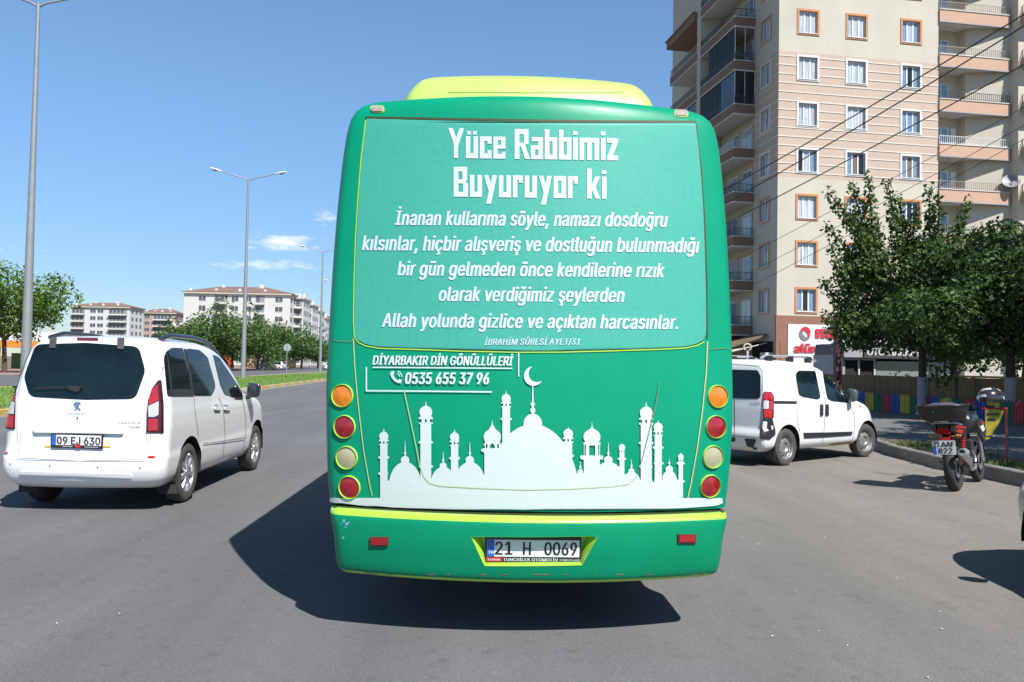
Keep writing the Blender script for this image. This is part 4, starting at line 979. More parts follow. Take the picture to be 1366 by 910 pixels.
part('side_moulding', BLACK_PL, V2, lambda g: patch(g, P2([(564, 644), (720, 641), (892, 636), (886, 660), (720, 672), (568, 680)]), C2, .014, step=2, depth=.012, mirror=True))
for x_ in (684, 721): part('door_handle', BLACK_PL, V2, lambda g: patch(g, rounded(P2([(x_-9, 452), (x_+9, 452), (x_+9, 530), (x_-9, 530)]), 1.7), C2, .02, step=2, depth=.02, mirror=True), smooth=50)
def lampV2(qa, qs):
    o = part('tail_light', DKRED_LENS, V2, lambda g: patch(g, rounded(P2(qa), 1.5), C2, .014, step=2.5, depth=.02), smooth=50)
    for q, m in qs: part('lamp_lens', m, o, lambda g: patch(g, rounded(P2(q), 1), C2, .019, step=1.6, depth=.004), smooth=50)
lampV2([(298, 366), (345, 368), (362, 400), (360, 545), (292, 545), (292, 430)], [([(305, 372), (340, 373), (352, 396), (350, 425), (298, 422), (298, 385)], RED_LENS), ([(298, 428), (328, 430), (328, 482), (296, 484)], CLEAR_LENS), ([(332, 430), (352, 430), (352, 540), (300, 540), (297, 490), (332, 486)], RED_LENS)])
part('bumper_corner', BLACK_PL, V2, lambda g: patch(g, P2([(292, 548), (352, 548), (358, 580), (370, 620), (372, 655), (330, 690), (275, 685), (278, 640), (284, 590)]), C2, .016, step=2.5, depth=.02), smooth=50)
part('bumper_patch', BLACK_PL, V2, lambda g: (patch(g, P2([(75, 672), (110, 676), (104, 702), (75, 705)]), C2, .012, step=2), patch(g, P2([(170, 682), (248, 688), (240, 715), (226, 745), (186, 734)]), C2, .012, step=2), patch(g, P2([(228, 740), (255, 742), (250, 756), (225, 752)]), C2, .012, step=2)))
part('broken_trim', WHITE_PAINT, V2, lambda g: (patch(g, P2([(294, 565), (318, 570), (314, 610), (325, 630), (300, 640), (288, 610)]), C2, .022, step=2), patch(g, P2([(338, 596), (352, 594), (354, 620), (342, 622)]), C2, .022, step=1.5)))
part('panel_gap', LT_SEAM, V2, lambda g: (ribbon(g, P2([(490, 190), (512, 250), (520, 340), (522, 560), (540, 640)]), .5, C2, .003, seg=3, mirror=True), ribbon(g, P2([(660, 215), (686, 300), (712, 440), (706, 600), (694, 712)]), .6, C2, .003, seg=3, mirror=True),
   ribbon(g, P2([(870, 440), (905, 520), (912, 600), (895, 690)]), .6, C2, .003, seg=3, mirror=True), ribbon(g, P2([(288, 190), (290, 360)]), .7, C2, .003, seg=3, mirror=True), ribbon(g, P2([(80, 180), (270, 196), (286, 240), (288, 400), (276, 560), (272, 680), (80, 662)]), .7, C2, .003, seg=3)))
part('rear_door_gap', SEAM, V2, lambda g: ribbon(g, P2([(100, 420), (102, 560), (98, 664)]), .8, C2, .003, seg=3))
part('badge_lettering', mat('badge_dark', (.12, .12, .13), .4), V2, lambda g: lettering(g, 'FIORINO', 960+205/5.055, 960+272/5.055, 450+441/5.055, 450+459/5.055, C2, .008, .0, 0, bold=.0, dy=.4), recalc=False)
part('rust_patch', mat('rust', (.30, .17, .06), .9, col2=(.5, .42, .25), vscale=12), V2, lambda g: patch(g, P2([(740, 722), (770, 712), (850, 706), (900, 696), (885, 714), (780, 730), (745, 733)]), C2, .003, step=1.5))
part('fuel_flap', OLD_WHITE, V2, lambda g: patch(g, rounded(P2([(402, 487), (466, 487), (466, 545), (402, 545)]), 2), C2, .005, step=2, depth=.004))
part('indicator', mat('amber_small', (.5, .2, .02), .3), V2, lambda g: patch(g, P2([(938, 458), (950, 458), (950, 470), (938, 470)]), C2, .006, step=1, mirror=True))
for sg in (1, -1):
    hx, hy, hz, wd, hh = (.94, 2.50, 1.13, .085, .125)
    g = MB(); pl = rounded([(-wd, -hh), (wd*.8, -hh*.92), (wd, hh*.75), (-wd*.85, hh)], .05, 4); n_ = len(pl); vs = []
    for yy, s_ in ((-.03, .90), (-.022, .97), (0, 1.0), (.05, .93), (.10, .72), (.125, .4)): vs += [(sg*(hx+a*s_), hy+yy, hz+b*s_) for a, b in pl]
    g.add(vs, [(r*n_+k, r*n_+(k+1) % n_, (r+1)*n_+(k+1) % n_, (r+1)*n_+k) for r in range(5) for k in range(n_)] + [tuple(range(n_)), tuple(range(5*n_, 6*n_))]); g.tube([(sg*(hx-wd-.07), hy+.04, hz-hh-.02), (sg*(hx-wd*.3), hy+.03, hz-hh*.7)], .03, 8)
    g.build('wing_mirror', mat('mirror_grey', (.10, .12, .14), .2, coat=.6), V2, smooth=50)
# roof bars: two long rails, feet and cross bars
g = MB()
for sg in (-1, 1):
    g.tube([(sg*.56, .35, 1.735), (sg*.57, .45, 1.775), (sg*.57, 1.7, 1.775), (sg*.56, 1.95, 1.71)], .02, 8)
g.build('roof_rail', mat('rail_silver', (.6, .62, .64), .35, metal=.6), V2, smooth=50)
for y in (.55, 1.15, 1.7):
    for sg in (-1, 1): part('rail_foot', BLACK_PL, V2, lambda g: g.box(sg*.57-.03, sg*.57+.03, y-.07, y+.07, 1.68, 1.78))
part('aerial', BLACK_PL, V2, lambda g: g.tube([(0, 1.75, 1.70), (0, 1.72, 2.05)], .006, 5))
part('number_plate', PLATE_W, V2, lambda g: g.box(-.52, -.0, -.02, -.005, .66, .77))
for sg in (-1, 1): part('mudflap', RUBBER, V2, lambda g: g.box(sg*.735-.09, sg*.735+.09, RAX2-.345, RAX2-.33, .12, .36))

# ---------------------------------------------------------------- plain car bodies: the silver one beside the camera, small far ones
def hatch(name, label, loc, rz, paint, group=None, scale=1., detail=True):
    o = thing(name, label, 'car', loc, rz, group)
    lv = [(.22, .70, .14, 3.86), (.30, .80, .05, 3.95), (.42, .84, .0, 4.0), (.55, .85, .0, 4.0), (.68, .855, .04, 3.93), (.80, .85, .06, 3.74), (.87, .84, .08, 3.35), (.92, .83, .10, 3.0), (.96, .82, .12, 2.85), (1.1, .785, .22, 2.62), (1.25, .73, .34, 2.34), (1.36, .67, .46, 2.08), (1.42, .61, .56, 1.88), (1.45, .53, .7, 1.65), (1.46, .42, .9, 1.4)]
    b = loft(lv, (.08, .14, .82), (.24, .4, .6), dz=.05 if detail else .12, dy=.08 if detail else .2, nu=16, crown=.01)
    cut_circle(b, .72, .3, .35); cut_circle(b, 3.2, .3, .35)
    s = Surf(b, o); b.build('body', paint, o, smooth=50)
    liner(o, .72, .3, .35, .45, .82); liner(o, 3.2, .3, .35, .45, .82); floor_pan(o, .6, .3, 3.7)
    for sg in (-1, 1):
        wheel(o, sg*.74, .72, .3, .18, 'steel', sg); wheel(o, sg*.74, 3.2, .3, .18, 'steel', sg)
    st = .12 if detail else .3
    for q in ([(1.0, .97), (1.75, .97), (1.75, 1.37), (1.15, 1.37)], [(1.82, .97), (2.72, .97), (2.25, 1.37), (1.82, 1.38)]):
        for sg in (1, -1): part('side_window', GLASS, o, lambda g: patch(g, rounded(q, .04), lambda a, b_: s.side(a, b_, sg), .006, step=st, depth=.01), smooth=50)
    part('rear_window', GLASS, o, lambda g: patch(g, rounded([(-.6, .98), (.6, .98), (.52, 1.34), (-.52, 1.34)], .06), s.rear, .006, step=st, depth=.01), smooth=50)
    part('windscreen', GLASS, o, lambda g: patch(g, rounded([(-.68, .98), (.68, .98), (.56, 1.38), (-.56, 1.38)], .06), s.front, .006, step=st, depth=.01), smooth=50)
    for sg in (1, -1):
        part('tail_light', RED_LENS, o, lambda g: patch(g, rounded([(sg*.56, .66), (sg*.78, .66), (sg*.78, .9), (sg*.6, .9)], .04), s.rear, .008, step=st, depth=.01), smooth=50)
        part('headlight', CLEAR_LENS, o, lambda g: patch(g, rounded([(sg*.45, .60), (sg*.74, .62), (sg*.72, .76), (sg*.45, .72)], .04), s.front, .008, step=st, depth=.01), smooth=50)
        part('wing_mirror', paint, o, lambda g: (g.lathe([(-.04, 0), (-.05, .06), (0, .085), (.05, .07), (.075, 0)], 14, 'Y', Matrix.Translation((sg*.88, 2.62, 1.02)) @ Matrix.Diagonal((1.1, 1, .9, 1))), g.tube([(sg*.8, 2.66, .96), (sg*.9, 2.63, 1.0)], .025, 6)), smooth=50)
    part('license_plate', PLATE_W, o, lambda g: g.box(-.26, .26, -.02, .0, .62, .73))
    part('front_plate', PLATE_W, o, lambda g: g.box(-.26, .26, 4.0, 4.015, .45, .56))
    return o
SILVER = mat('silver_car_paint', (.42, .45, .48), .28, metal=.4, coat=.6)
hatch('parked_car', 'silver car at the right edge with only a sliver of its front showing', (4.86, 2.95, 0), radians(.5), SILVER)
c_ = at(385, 488, 138); hatch('parked_car', 'small white car parked far off beyond the grass, behind the round sign', (c_.x-.8, 134, 0), radians(4), WHITE_PAINT, detail=False)
c_ = at(439, 488, 150); hatch('parked_car', 'white car far down the avenue at the bus edge', (c_.x, 150, 0), radians(12), WHITE_PAINT, detail=False)
c_ = at(317, 488, 134); hatch('parked_car', 'dark blue car parked far off beyond the second lamp post', (c_.x-.8, 130, 0), radians(160), mat('navy_paint', (.02, .03, .06), .3, coat=.6), detail=False).scale = (1.15, 1.15, 1.25)
# ================================================================ APARTMENT TOWER ON THE RIGHT
CREAM = mat('cream_render', (.61, .56, .455), .85, var=.10, vscale=.35, bump=.15, bscale=10)
PINKB = mat('beige_pink_render', (.58, .45, .355), .85, var=.08, vscale=.5)
STRIPE = mat('white_stripe', (.74, .68, .60), .8)
ORANGE = mat('orange_surround', (.60, .27, .12), .8, var=.1, vscale=3)
BWHITE = mat('building_white', (.70, .70, .69), .7, var=.06, vscale=2)
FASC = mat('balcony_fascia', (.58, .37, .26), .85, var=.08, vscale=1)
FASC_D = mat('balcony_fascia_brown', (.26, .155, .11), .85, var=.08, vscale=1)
streaks(CREAM, (1.2, 1.2, .10), .09, .35, .75, 1.0); streaks(PINKB, (1.2, 1.2, .10), .07, .35, .75, 1.0)
PVC = mat('window_pvc', (.80, .80, .80), .4)
PANE_C = mat('pane_with_curtain', (.50, .58, .68), .08, spec=.8, col2=(.70, .73, .76), vscale=7)
streaks(PANE_C, (1, 1, .04), .45, .40, .62, 9.0)  # dark streaks paint the shade of curtain folds into the panes
PANE_B = mat('pane_blue', (.14, .24, .38), .05, spec=.8, col2=(.24, .33, .45), vscale=4)
PANE_D = mat('pane_dark', (.02, .02, .022), .08, spec=.6)
SHUT = mat('brown_shutter', (.16, .13, .11), .7)
RAIL_D = mat('dark_railing', (.06, .062, .07), .5)
RAIL_L = mat('beige_railing', (.36, .31, .25), .6)
BROWN_ST = mat('brown_stone', (.30, .14, .085), .7, var=.15, vscale=2)
GREY_TRIM = mat('grey_underside', (.33, .34, .36), .8)
SLABW = mat('slab_edge_white', (.62, .60, .57), .8)
ANG = atan2(.165, .986)
T0 = Vector((17.0, 53.0, 0))
bl = thing('apartment_building', 'tall cream and pink striped apartment tower with orange and white window surrounds', 'building', T0, ANG)
# local: x along the sunlit front, y back, z up
FH, Z0, NF = 3.04, 5.2, 10
ZT = Z0 + NF*FH - .4
z_a, z_b = 14.05, 22.3         # pink band limits
WD = 16.2                       # depth of the left flank
# bodies: set the openings as recesses built into a wall of panels, so windows really sit in depth
def wall_panels(name, x0, x1, y, zlo, zhi, holes, flip, mats_z, parent):
    """wall in the plane (front: y const, left: x const) with rectangular holes; holes = (a0,a1,z0,z1)"""
    xs = sorted(set([x0, x1] + [h[0] for h in holes] + [h[1] for h in holes])); zs = sorted(set([zlo, zhi] + [h[2] for h in holes] + [h[3] for h in holes] + [z for z in (z_a, z_b) if zlo < z < zhi]))
    g = MB(); D = .22
    for i in range(len(xs)-1):
        for j in range(len(zs)-1):
            cx, cz = (xs[i]+xs[i+1])/2, (zs[j]+zs[j+1])/2
            if any(h[0] < cx < h[1] and h[2] < cz < h[3] for h in holes): continue
            mi = 1 if z_a < cz < z_b else 0
            q = [(xs[i], zs[j]), (xs[i+1], zs[j]), (xs[i+1], zs[j+1]), (xs[i], zs[j+1])]
            g.add([((a, y, z) if not flip else (y, a, z)) for a, z in q], [(0, 1, 2, 3)], mi)
    for h in holes:
        mi = 1 if z_a < (h[2]+h[3])/2 < z_b else 0
        for (a, b) in (((h[0], h[2]), (h[1], h[2])), ((h[1], h[2]), (h[1], h[3])), ((h[1], h[3]), (h[0], h[3])), ((h[0], h[3]), (h[0], h[2]))):
            f = lambda p, d: (p[0], y+d, p[1]) if not flip else (y+d, p[0], p[1])
            g.add([f(a, 0), f(b, 0), f(b, D), f(a, D)], [(0, 1, 2, 3)], mi)
    return g.build(name, mats_z, parent, recalc=False)
def make_window(W_, H_, surround, panes, parent, flip, a, y, z, lean=0):
    "window with surround proud of the wall, frame, mullions, three panes; flip: on the left flank"
    s = .14; T = Matrix.Translation((a, y, z)) if not flip else Matrix.Translation((y, a, z)) @ Matrix.Rotation(-pi/2, 4, 'Z')
    w2 = W_/2
    g = MB()
    if surround:
        for b_ in ((-w2-s, -w2, 0-s, H_+s), (w2, w2+s, -s, H_+s)): g.box(b_[0], b_[1], -.05, .02, b_[2], b_[3], 0, T)
        for b_ in ((-w2, w2, H_, H_+s), (-w2, w2, -s, 0)): g.box(b_[0], b_[1], -.05, .02, b_[2], b_[3], 0, T)
    g.box(-w2-.03, w2+.03, -.09, .16, -.05, .0, 1, T)
    wo = g.build('window', [surround or BWHITE, BWHITE], parent)
    f = MB(); k = .05
    f.box(-w2, w2, .12, .17, 0, k, 0, T); f.box(-w2, w2, .12, .17, H_-k, H_, 0, T); f.box(-w2, -w2+k, .12, .17, k, H_-k, 0, T); f.box(w2-k, w2, .12, .17, k, H_-k, 0, T)
    for q in (-1, 1): f.box(q*W_/6-.045, q*W_/6+.045, .115, .17, k, H_-k, 0, T)
    f.build('window_frame', PVC, wo)
    for q in range(3):
        p = MB(); x0 = -w2+k+(W_-2*k)/3*q; p.box(x0, x0+(W_-2*k)/3, .15, .16, k, H_-k, 0, T); p.build('pane', panes[q], wo)
    return wo
xs_w = [2.04, 5.5, 9.47]; WW, WH = 1.30, 1.44
hol = []; k0 = .14+.02
for k in range(NF):
    for x in xs_w: hol.append((x-WW/2, x+WW/2, Z0+k*FH+k0, Z0+k*FH+k0+WH))
wall_panels('front_wall', 0, 11.5, 0, 0, ZT, [h for h in hol], False, [CREAM, PINKB], bl)
random.seed(3)
pan = {(0, 0): (PANE_B, PANE_D, PANE_B), (5, 2): (PANE_B, PANE_D, PANE_B), (3, 1): (PANE_B, SHUT, PANE_D), (3, 0): (PANE_D, PANE_C, PANE_B), (3, 2): (PANE_B, SHUT, PANE_B), (4, 2): (PANE_B,)*3, (6, 2): (PANE_B, PANE_C, PANE_B), (2, 2): (PANE_B, PANE_D, PANE_D)}
for k in range(NF):
    for i, x in enumerate(xs_w):
        make_window(WW, WH, BWHITE if 3 <= k <= 5 else ORANGE, pan.get((k, i), (PANE_C,)*3), bl, False, x, 0, Z0+k*FH+k0)
# white bands
for zz in [z_a+.30+.585*j for j in range(14)]:
    segs = [(0, 11.5)]
    for x in xs_w:
        for k in (3, 4, 5):
            if Z0+k*FH-.0 < zz < Z0+k*FH+1.78:
                segs = [q for (a, b) in segs for q in ([(a, min(b, x-WW/2-.15)), (max(a, x+WW/2+.15), b)] if a < x < b else [(a, b)])]
    g = MB()
    for a, b in segs: g.box(a, b, -.03, .01, zz, zz+.06)
    g.build('wall_band', STRIPE, bl, kind='stuff')
    g = MB()
    if any(Z0+k*FH < zz < Z0+k*FH+1.75 for k in (3, 4, 5)): g.box(-.03, .01, .01, 1.0, zz, zz+.06); g.box(-.03, .01, 2.55, 3.44, zz, zz+.06)
    else: g.box(-.03, .01, .01, 3.44, zz, zz+.06)
    g.build('wall_band', STRIPE, bl, kind='stuff')
# left flank
fl = [(1.15, 2.40, Z0+k*FH+k0, Z0+k*FH+k0+WH) for k in range(NF)]
wall_panels('side_wall', 0, 3.45, 0, 0, ZT, fl, True, [CREAM, PINKB], bl)
for k in range(NF): make_window(1.25, WH, BWHITE if 3 <= k <= 5 else FASC, (PANE_C, PANE_B, PANE_C) if k % 3 else (PANE_B, PANE_C, PANE_B), bl, True, 1.775, 0, Z0+k*FH+k0)
g = MB(); g.box(.25, 30, 3.4, WD+4, 0, ZT); g.box(.3, 11.2, .3, 3.6, 0, ZT-.1); g.box(-.3, 30.4, -.3+.0, WD+4.3, ZT, ZT+.35); g.build('building_core', CREAM, bl)
# ---- balcony bays on the left flank
def railing(g, pts, z, h, gap=.13, r=.012, mi=0, top=.03, bars=True):
    for a, b in zip(pts[:-1], pts[1:]):
        a = Vector((*a, 0)); b = Vector((*b, 0)); L = (b-a).length; d = (b-a)/L
        ang = atan2(d.y, d.x); T = Matrix.Translation(a) @ Matrix.Rotation(ang, 4, 'Z')
        g.box(0, L, -top/2, top/2, z+h-top, z+h, mi, T); g.box(0, L, -.012, .012, z+.08, z+.10, mi, T)
        n = max(1, int(L/gap))
        for i in range(n+1):
            x = L*i/n; g.box(x-r, x+r, -r, r, z, z+h-top, mi, T)
def bay(y0, y1, nf, style):
    P = 1.45
    for k in range(-0, nf):
        zf = Z0+k*FH-1.05       # floor level of that storey
        root = MB(); out_ = [(0, y0), (-P, y0), (-P, y1), (0, y1)]
        root.prism([(.2, y0), (-P+.5, y0), (-P, y0+.0), (-P, y1), (.2, y1)], lambda a, b: (a, b, zf-.22), (0, 0, .2)); b = root.build('balcony', SLABW, bl)
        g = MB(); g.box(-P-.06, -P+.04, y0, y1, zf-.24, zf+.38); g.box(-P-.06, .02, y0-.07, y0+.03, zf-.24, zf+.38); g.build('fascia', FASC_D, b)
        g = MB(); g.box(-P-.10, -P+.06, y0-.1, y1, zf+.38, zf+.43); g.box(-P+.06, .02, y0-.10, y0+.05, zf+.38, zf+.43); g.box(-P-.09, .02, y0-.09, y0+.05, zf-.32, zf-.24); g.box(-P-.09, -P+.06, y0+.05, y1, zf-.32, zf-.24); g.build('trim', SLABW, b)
        g = MB(); railing(g, [(0, y0-.02), (-P, y0-.02), (-P, y1)], zf+.43, .58, .14); g.build('railing', BWHITE if style.get(k) == 'whiterail' else RAIL_D, b)
        # back wall door + windows
        for q, (ya, yb) in enumerate(((y0+.6, y0+2.0), (y0+2.8, y0+4.6))):
            f = MB(); f.box(.15, .22, ya, yb, zf+.05, zf+2.25); d = f.build('balcony_door', PVC, b)
            for j in range(2):
                p = MB(); m_ = (yb-ya)/2; p.box(.13, .145, ya+.06+m_*j, ya+m_*(j+1)-.06, zf+.15, zf+2.15); p.build('pane', PANE_B if (k+q) % 2 else PANE_C, d)
        st = style.get(k)
        if st in ('glass', 'dark'):
            m_ = mat('balcony_glazing', (.38, .52, .75), .08, spec=.8, col2=(.5, .62, .8), vscale=1.5) if st == 'glass' else PANE_D
            n = 8; L = y1-y0
            for j in range(n):
                if st == 'glass' and j in (6, 7) : continue
                p = MB(); p.box(-P-.01, -P+.01, y0+L*j/n+.02, y0+L*(j+1)/n-.02, zf+.45, zf+2.72); p.build('glazing_panel', m_ if not (st == 'dark' and j > 2) else mat('balcony_glazing', (0, 0, 0)), b)
            if st == 'dark':
                for j in range(2): p = MB(); p.box(-P+P*j/2+.03, -P+P*(j+1)/2-.03, y0-.01, y0+.01, zf+.45, zf+2.72); p.build('glazing_panel', PANE_D, b)
            f = MB(); f.box(-P-.03, -P+.03, y0, y1, zf+2.72, zf+2.78)
            for j in range(3): f.box(-P+P*j/2-.02, -P+P*j/2+.02, y0-.02, y0+.02, zf+.43, zf+2.74)
            f.build('glazing_frame', BWHITE, b)
bay(3.45, 9.5, 10, {6: 'glass', 5: 'dark', 4: 'whiterail'})
bay(10.2, 16.0, 8, {5: 'dark', 6: ''})
g = MB(); g.box(-1.50, .2, 9.52, 10.18, 0, ZT); g.build('pilaster', CREAM, bl)
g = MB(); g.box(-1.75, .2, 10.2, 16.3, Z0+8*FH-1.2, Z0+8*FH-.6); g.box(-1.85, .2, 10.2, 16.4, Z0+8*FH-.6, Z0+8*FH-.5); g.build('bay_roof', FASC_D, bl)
# ---- recessed balcony bay right of the front: back wall, oblique sunlit wall
XA, XB = 11.5, 16.95; RD = 1.5
g = MB(); g.add([(XA, RD, 0), (14.15, RD, 0), (14.15, RD, ZT), (XA, RD, ZT)], [(0, 1, 2, 3)]); g.add([(14.15, .8, 0), (XB, .05, 0), (XB, .05, ZT), (14.15, .8, ZT)], [(0, 1, 2, 3)]); g.add([(14.15, RD, 0), (14.15, .8, 0), (14.15, .8, ZT), (14.15, RD, ZT)], [(0, 1, 2, 3)]); g.add([(XA, 0, 0), (XA, RD, 0), (XA, RD, ZT), (XA, 0, ZT)], [(0, 1, 2, 3)])
g.build('recess_wall', CREAM, bl, recalc=False)
# hide the core behind it: the core front is at y=3.4, fine
for k in range(0, NF):
    zf = Z0+k*FH-1.05
    g = MB(); g.prism([(XA+.02, -.0), (XB-.1, -.0), (XB-.1, .03), (14.13, .78), (14.13, RD-.02), (XA+.02, RD-.02)], lambda a, b: (a, b, zf-.2), (0, 0, .2)); b = g.build('balcony', SLABW, bl)
    g = MB(); g.box(XA+.01, XB-.12, -.14, -.01, zf-.22, zf+.55); g.build('fascia', FASC, b)
    g = MB(); g.box(XA+.01, XB-.08, -.19, -.01, zf+.552, zf+.61); g.build('trim', BWHITE if k % 2 == 0 else SLABW, b)
    g = MB(); g.box(XA+.01, XB-.1, -.17, -.02, zf-.30, zf-.222); g.build('lower_trim', GREY_TRIM, b)
    g = MB(); railing(g, [(XA+.03, -.08), (XB-.12, -.08)], zf+.61, .55, .15, .012, 0); g.build('railing', BWHITE if k == 4 else (RAIL_D if k == 5 else RAIL_L), b)
    f = MB(); f.box(XA+.25, XA+1.85, RD-.06, RD-.01, zf+.5, zf+2.2); d = f.build('balcony_door', PVC, b)
    for j in range(3):
        p = MB(); p.box(XA+.30+.52*j, XA+.30+.52*j+.42, RD-.075, RD-.062, zf+.58, zf+2.12); p.build('pane', SHUT if (k == 3 and j == 1) else PANE_B, d)
    if k in (3, 4): f = MB(); f.box(13.55, 13.95, RD-.06, RD-.01, zf+.3, zf+2.2); f.build('balcony_door', PVC, b)
    p = MB(); p.lathe([(0, .001), (-.04, .10), (.0, .14)], 14, 'Z', Matrix.Translation((12.9, .8, zf+FH-.24))); p.build('ceiling_lamp', BWHITE, b)
# ---- next wing, projecting towards the street
g = MB(); g.box(XB, 30, -.72, 3.3, 0, ZT); g.build('wing_wall', CREAM, bl)
for k in range(NF):
    zf = Z0+k*FH-1.05
    g = MB(); g.box(XB+.3, 24, -1.5, -.73, zf-.22, zf-.02); b = g.build('balcony', SLABW, bl)
    g = MB(); g.box(XB+.26, 24, -1.6, -1.5, zf-.22, zf+.55); g.box(XB+.26, XB+.36, -1.5, -.73, zf-.22, zf+.55); g.build('fascia', FASC, b)
    g = MB(); railing(g, [(XB+.31, -.75), (XB+.31, -1.55), (24, -1.55)], zf+.56, .5, .15); g.build('railing', RAIL_D, b)
# satellite dish on the balcony edge
def dish(name, label, loc, rz, r=.42):
    o = thing(name, label, 'dish', loc, rz)
    part('reflector', mat('dish_grey', (.26, .26, .27), .5), o, lambda g: g.lathe([(-.12*(1-(q/6)**2), r*q/6+.001) for q in range(7)], 22, 'Y', Matrix.Rotation(.5, 4, 'X')), smooth=60)
    part('arm', RAIL_D, o, lambda g: (g.tube([(0, .0, -r*.9), (0, -.42, -.1)], .012, 6), g.tube([(0, .05, 0), (0, .15, -.6)], .025, 6)))
    return o
w_ = Tm(bl) @ Vector((XB-.35, -.5, Z0+3*FH+.25)); dish('satellite_dish', 'grey satellite dish on the balcony edge beside the shaded wing wall', w_, ANG+2.6, .55)
w_ = Tm(bl) @ Vector((XB-.35, -.45, Z0+2*FH-.7)); dish('satellite_dish', 'lower grey satellite dish among the treetops by the recessed balconies', w_, ANG+2.6, .42)
# ---- shop front at street level
g = MB(); g.box(-.12, .66, -.16, -.0, 0, 5.05); g.box(.66, 11.4, -.16, .0, 4.52, 5.05); g.build('shop_surround', BROWN_ST, bl)
sg_ = thing('shop_sign', 'white shop board with red lettering and round mark on the tower street front', 'sign', Tm(bl) @ Vector((.70, -.20, 1.4)), ANG)
part('board', mat('sign_white', (.80, .80, .82), .4), sg_, lambda g: g.box(0, 8.0, 0, .15, 0, 3.11))
SRED = mat('sign_red', (.62, .03, .05), .4); SGR = mat('sign_grey', (.22, .2, .2), .4)
pl_ = lambda a, b: (Vector((a, -.0, b)), Vector((0, -1, 0)))
for off_, m_, dx in ((.03, SGR, .05), (.06, SRED, 0.)):
    g = MB(); lettering(g, 'mas', 1.95+dx, 4.15+dx, 3.02, 2.25, pl_, off_, dirn=1, bold=.05, vbold=.02); g.build('sign_lettering', m_, sg_, recalc=False, kind='stuff')
    g = MB(); lettering(g, 'alüminyum', .42+dx, 4.6+dx, 1.85, 1.28, pl_, off_, dirn=1, bold=.04, vbold=.02); g.build('sign_lettering', m_, sg_, recalc=False, kind='stuff')
part('sign_mark', SGR, sg_, lambda g: (shapes_rows(g, [sh_ell(1.15, 2.48, .40, .42)], [sh_ell(1.28, 2.6, .30, .30)], 2.0, 2.95, .03, pl_, .04, 2)), recalc=False)
part('sign_mark', SRED, sg_, lambda g: (shapes_rows(g, [sh_ell(1.17, 2.6, .36, .36)], [sh_ell(1.05, 2.4, .30, .30)], 2.2, 3.0, .03, pl_, .05, 2)), recalc=False)
for x in (8.9, 10.2): part('shop_window', PANE_D, bl, lambda g: g.box(x, x+1.15, -.06, -.01, .6, 3.6))
# shaded shop entrance on the left flank, awnings, signs
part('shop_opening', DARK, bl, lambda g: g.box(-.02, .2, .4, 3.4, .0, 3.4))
aw = thing('shop_awning', 'brown fabric awning over the shaded shop entrance behind the delivery van', 'awning', Tm(bl) @ Vector((0, 0, 0)), ANG)
part('canopy', mat('awning_brown', (.20, .145, .09), .8, var=.2), aw, lambda g: g.prism([(-.15, 3.9), (-3.6, 2.75), (-3.6, 2.62), (-.15, 3.75)], lambda a, b: (a, 1.0, b), (0, 8.5, 0)))
for yy in (1.1, 5.0, 9.3): part('canopy_arm', mat('arm_white', (.6, .6, .58), .5), aw, lambda g: g.tube([(-.1, yy, 3.3), (-1.7, yy, 2.9), (-3.5, yy, 2.62)], .035, 6))
ls = thing('light_box_sign', 'white light box shop sign with blue print, beside the bus edge', 'sign', Tm(bl) @ Vector((-2.2, 2.2, 3.3)), ANG)
part('box', BWHITE, ls, lambda g: g.box(-2.0, .0, 0, .35, 0, 1.0))
part('print', mat('sign_print_blue', (.10, .18, .32), .5), ls, lambda g: [g.box(-1.15+dx, -1.15+dx+.16, -.02, -.003, z, z+.3) for dx in (0, .26, .52) for z in (.12, .52)], kind='stuff')
part('print', mat('sign_print_red', (.4, .12, .14), .5), ls, lambda g: g.box(-1.9, -1.6, -.02, -.003, .12, .85))
ac = thing('air_conditioner', 'white air conditioner unit on the shaded wall by the brown shop pillar', 'air conditioner', Tm(bl) @ Vector((-.32, .35, 1.9)), ANG)
part('case', BWHITE, ac, lambda g: g.box(-.25, .28, 0, .75, 0, .75)); part('fan_grille', RAIL_D, ac, lambda g: g.lathe([(0, .02), (.02, .24), (.0, .26)], 18, 'Y', Matrix.Translation((0, -.02, .38))))
lp_ = at(997, 470, 40)
o = thing('garden_lamp_post', 'white post with a ring shaped bracket standing behind the delivery van roof', 'post', (lp_.x, 40, 0)); part('pole', BWHITE, o, lambda g: g.tube([(0, 0, 0), (0, 0, 2.45)], .055, 8), smooth=60)
part('ring', mat('ring_cream', (.6, .55, .42), .6), o, lambda g: g.tube([(.18*cos(a), 0, 2.62+.16*sin(a)) for a in [radians(q) for q in range(-60, 241, 20)]], .045, 6), smooth=60)
part('arm', mat('ring_cream', (.6, .55, .42), .6), o, lambda g: (g.tube([(-.15, 0, 2.55), (-1.6, .3, 2.15)], .04, 6)))

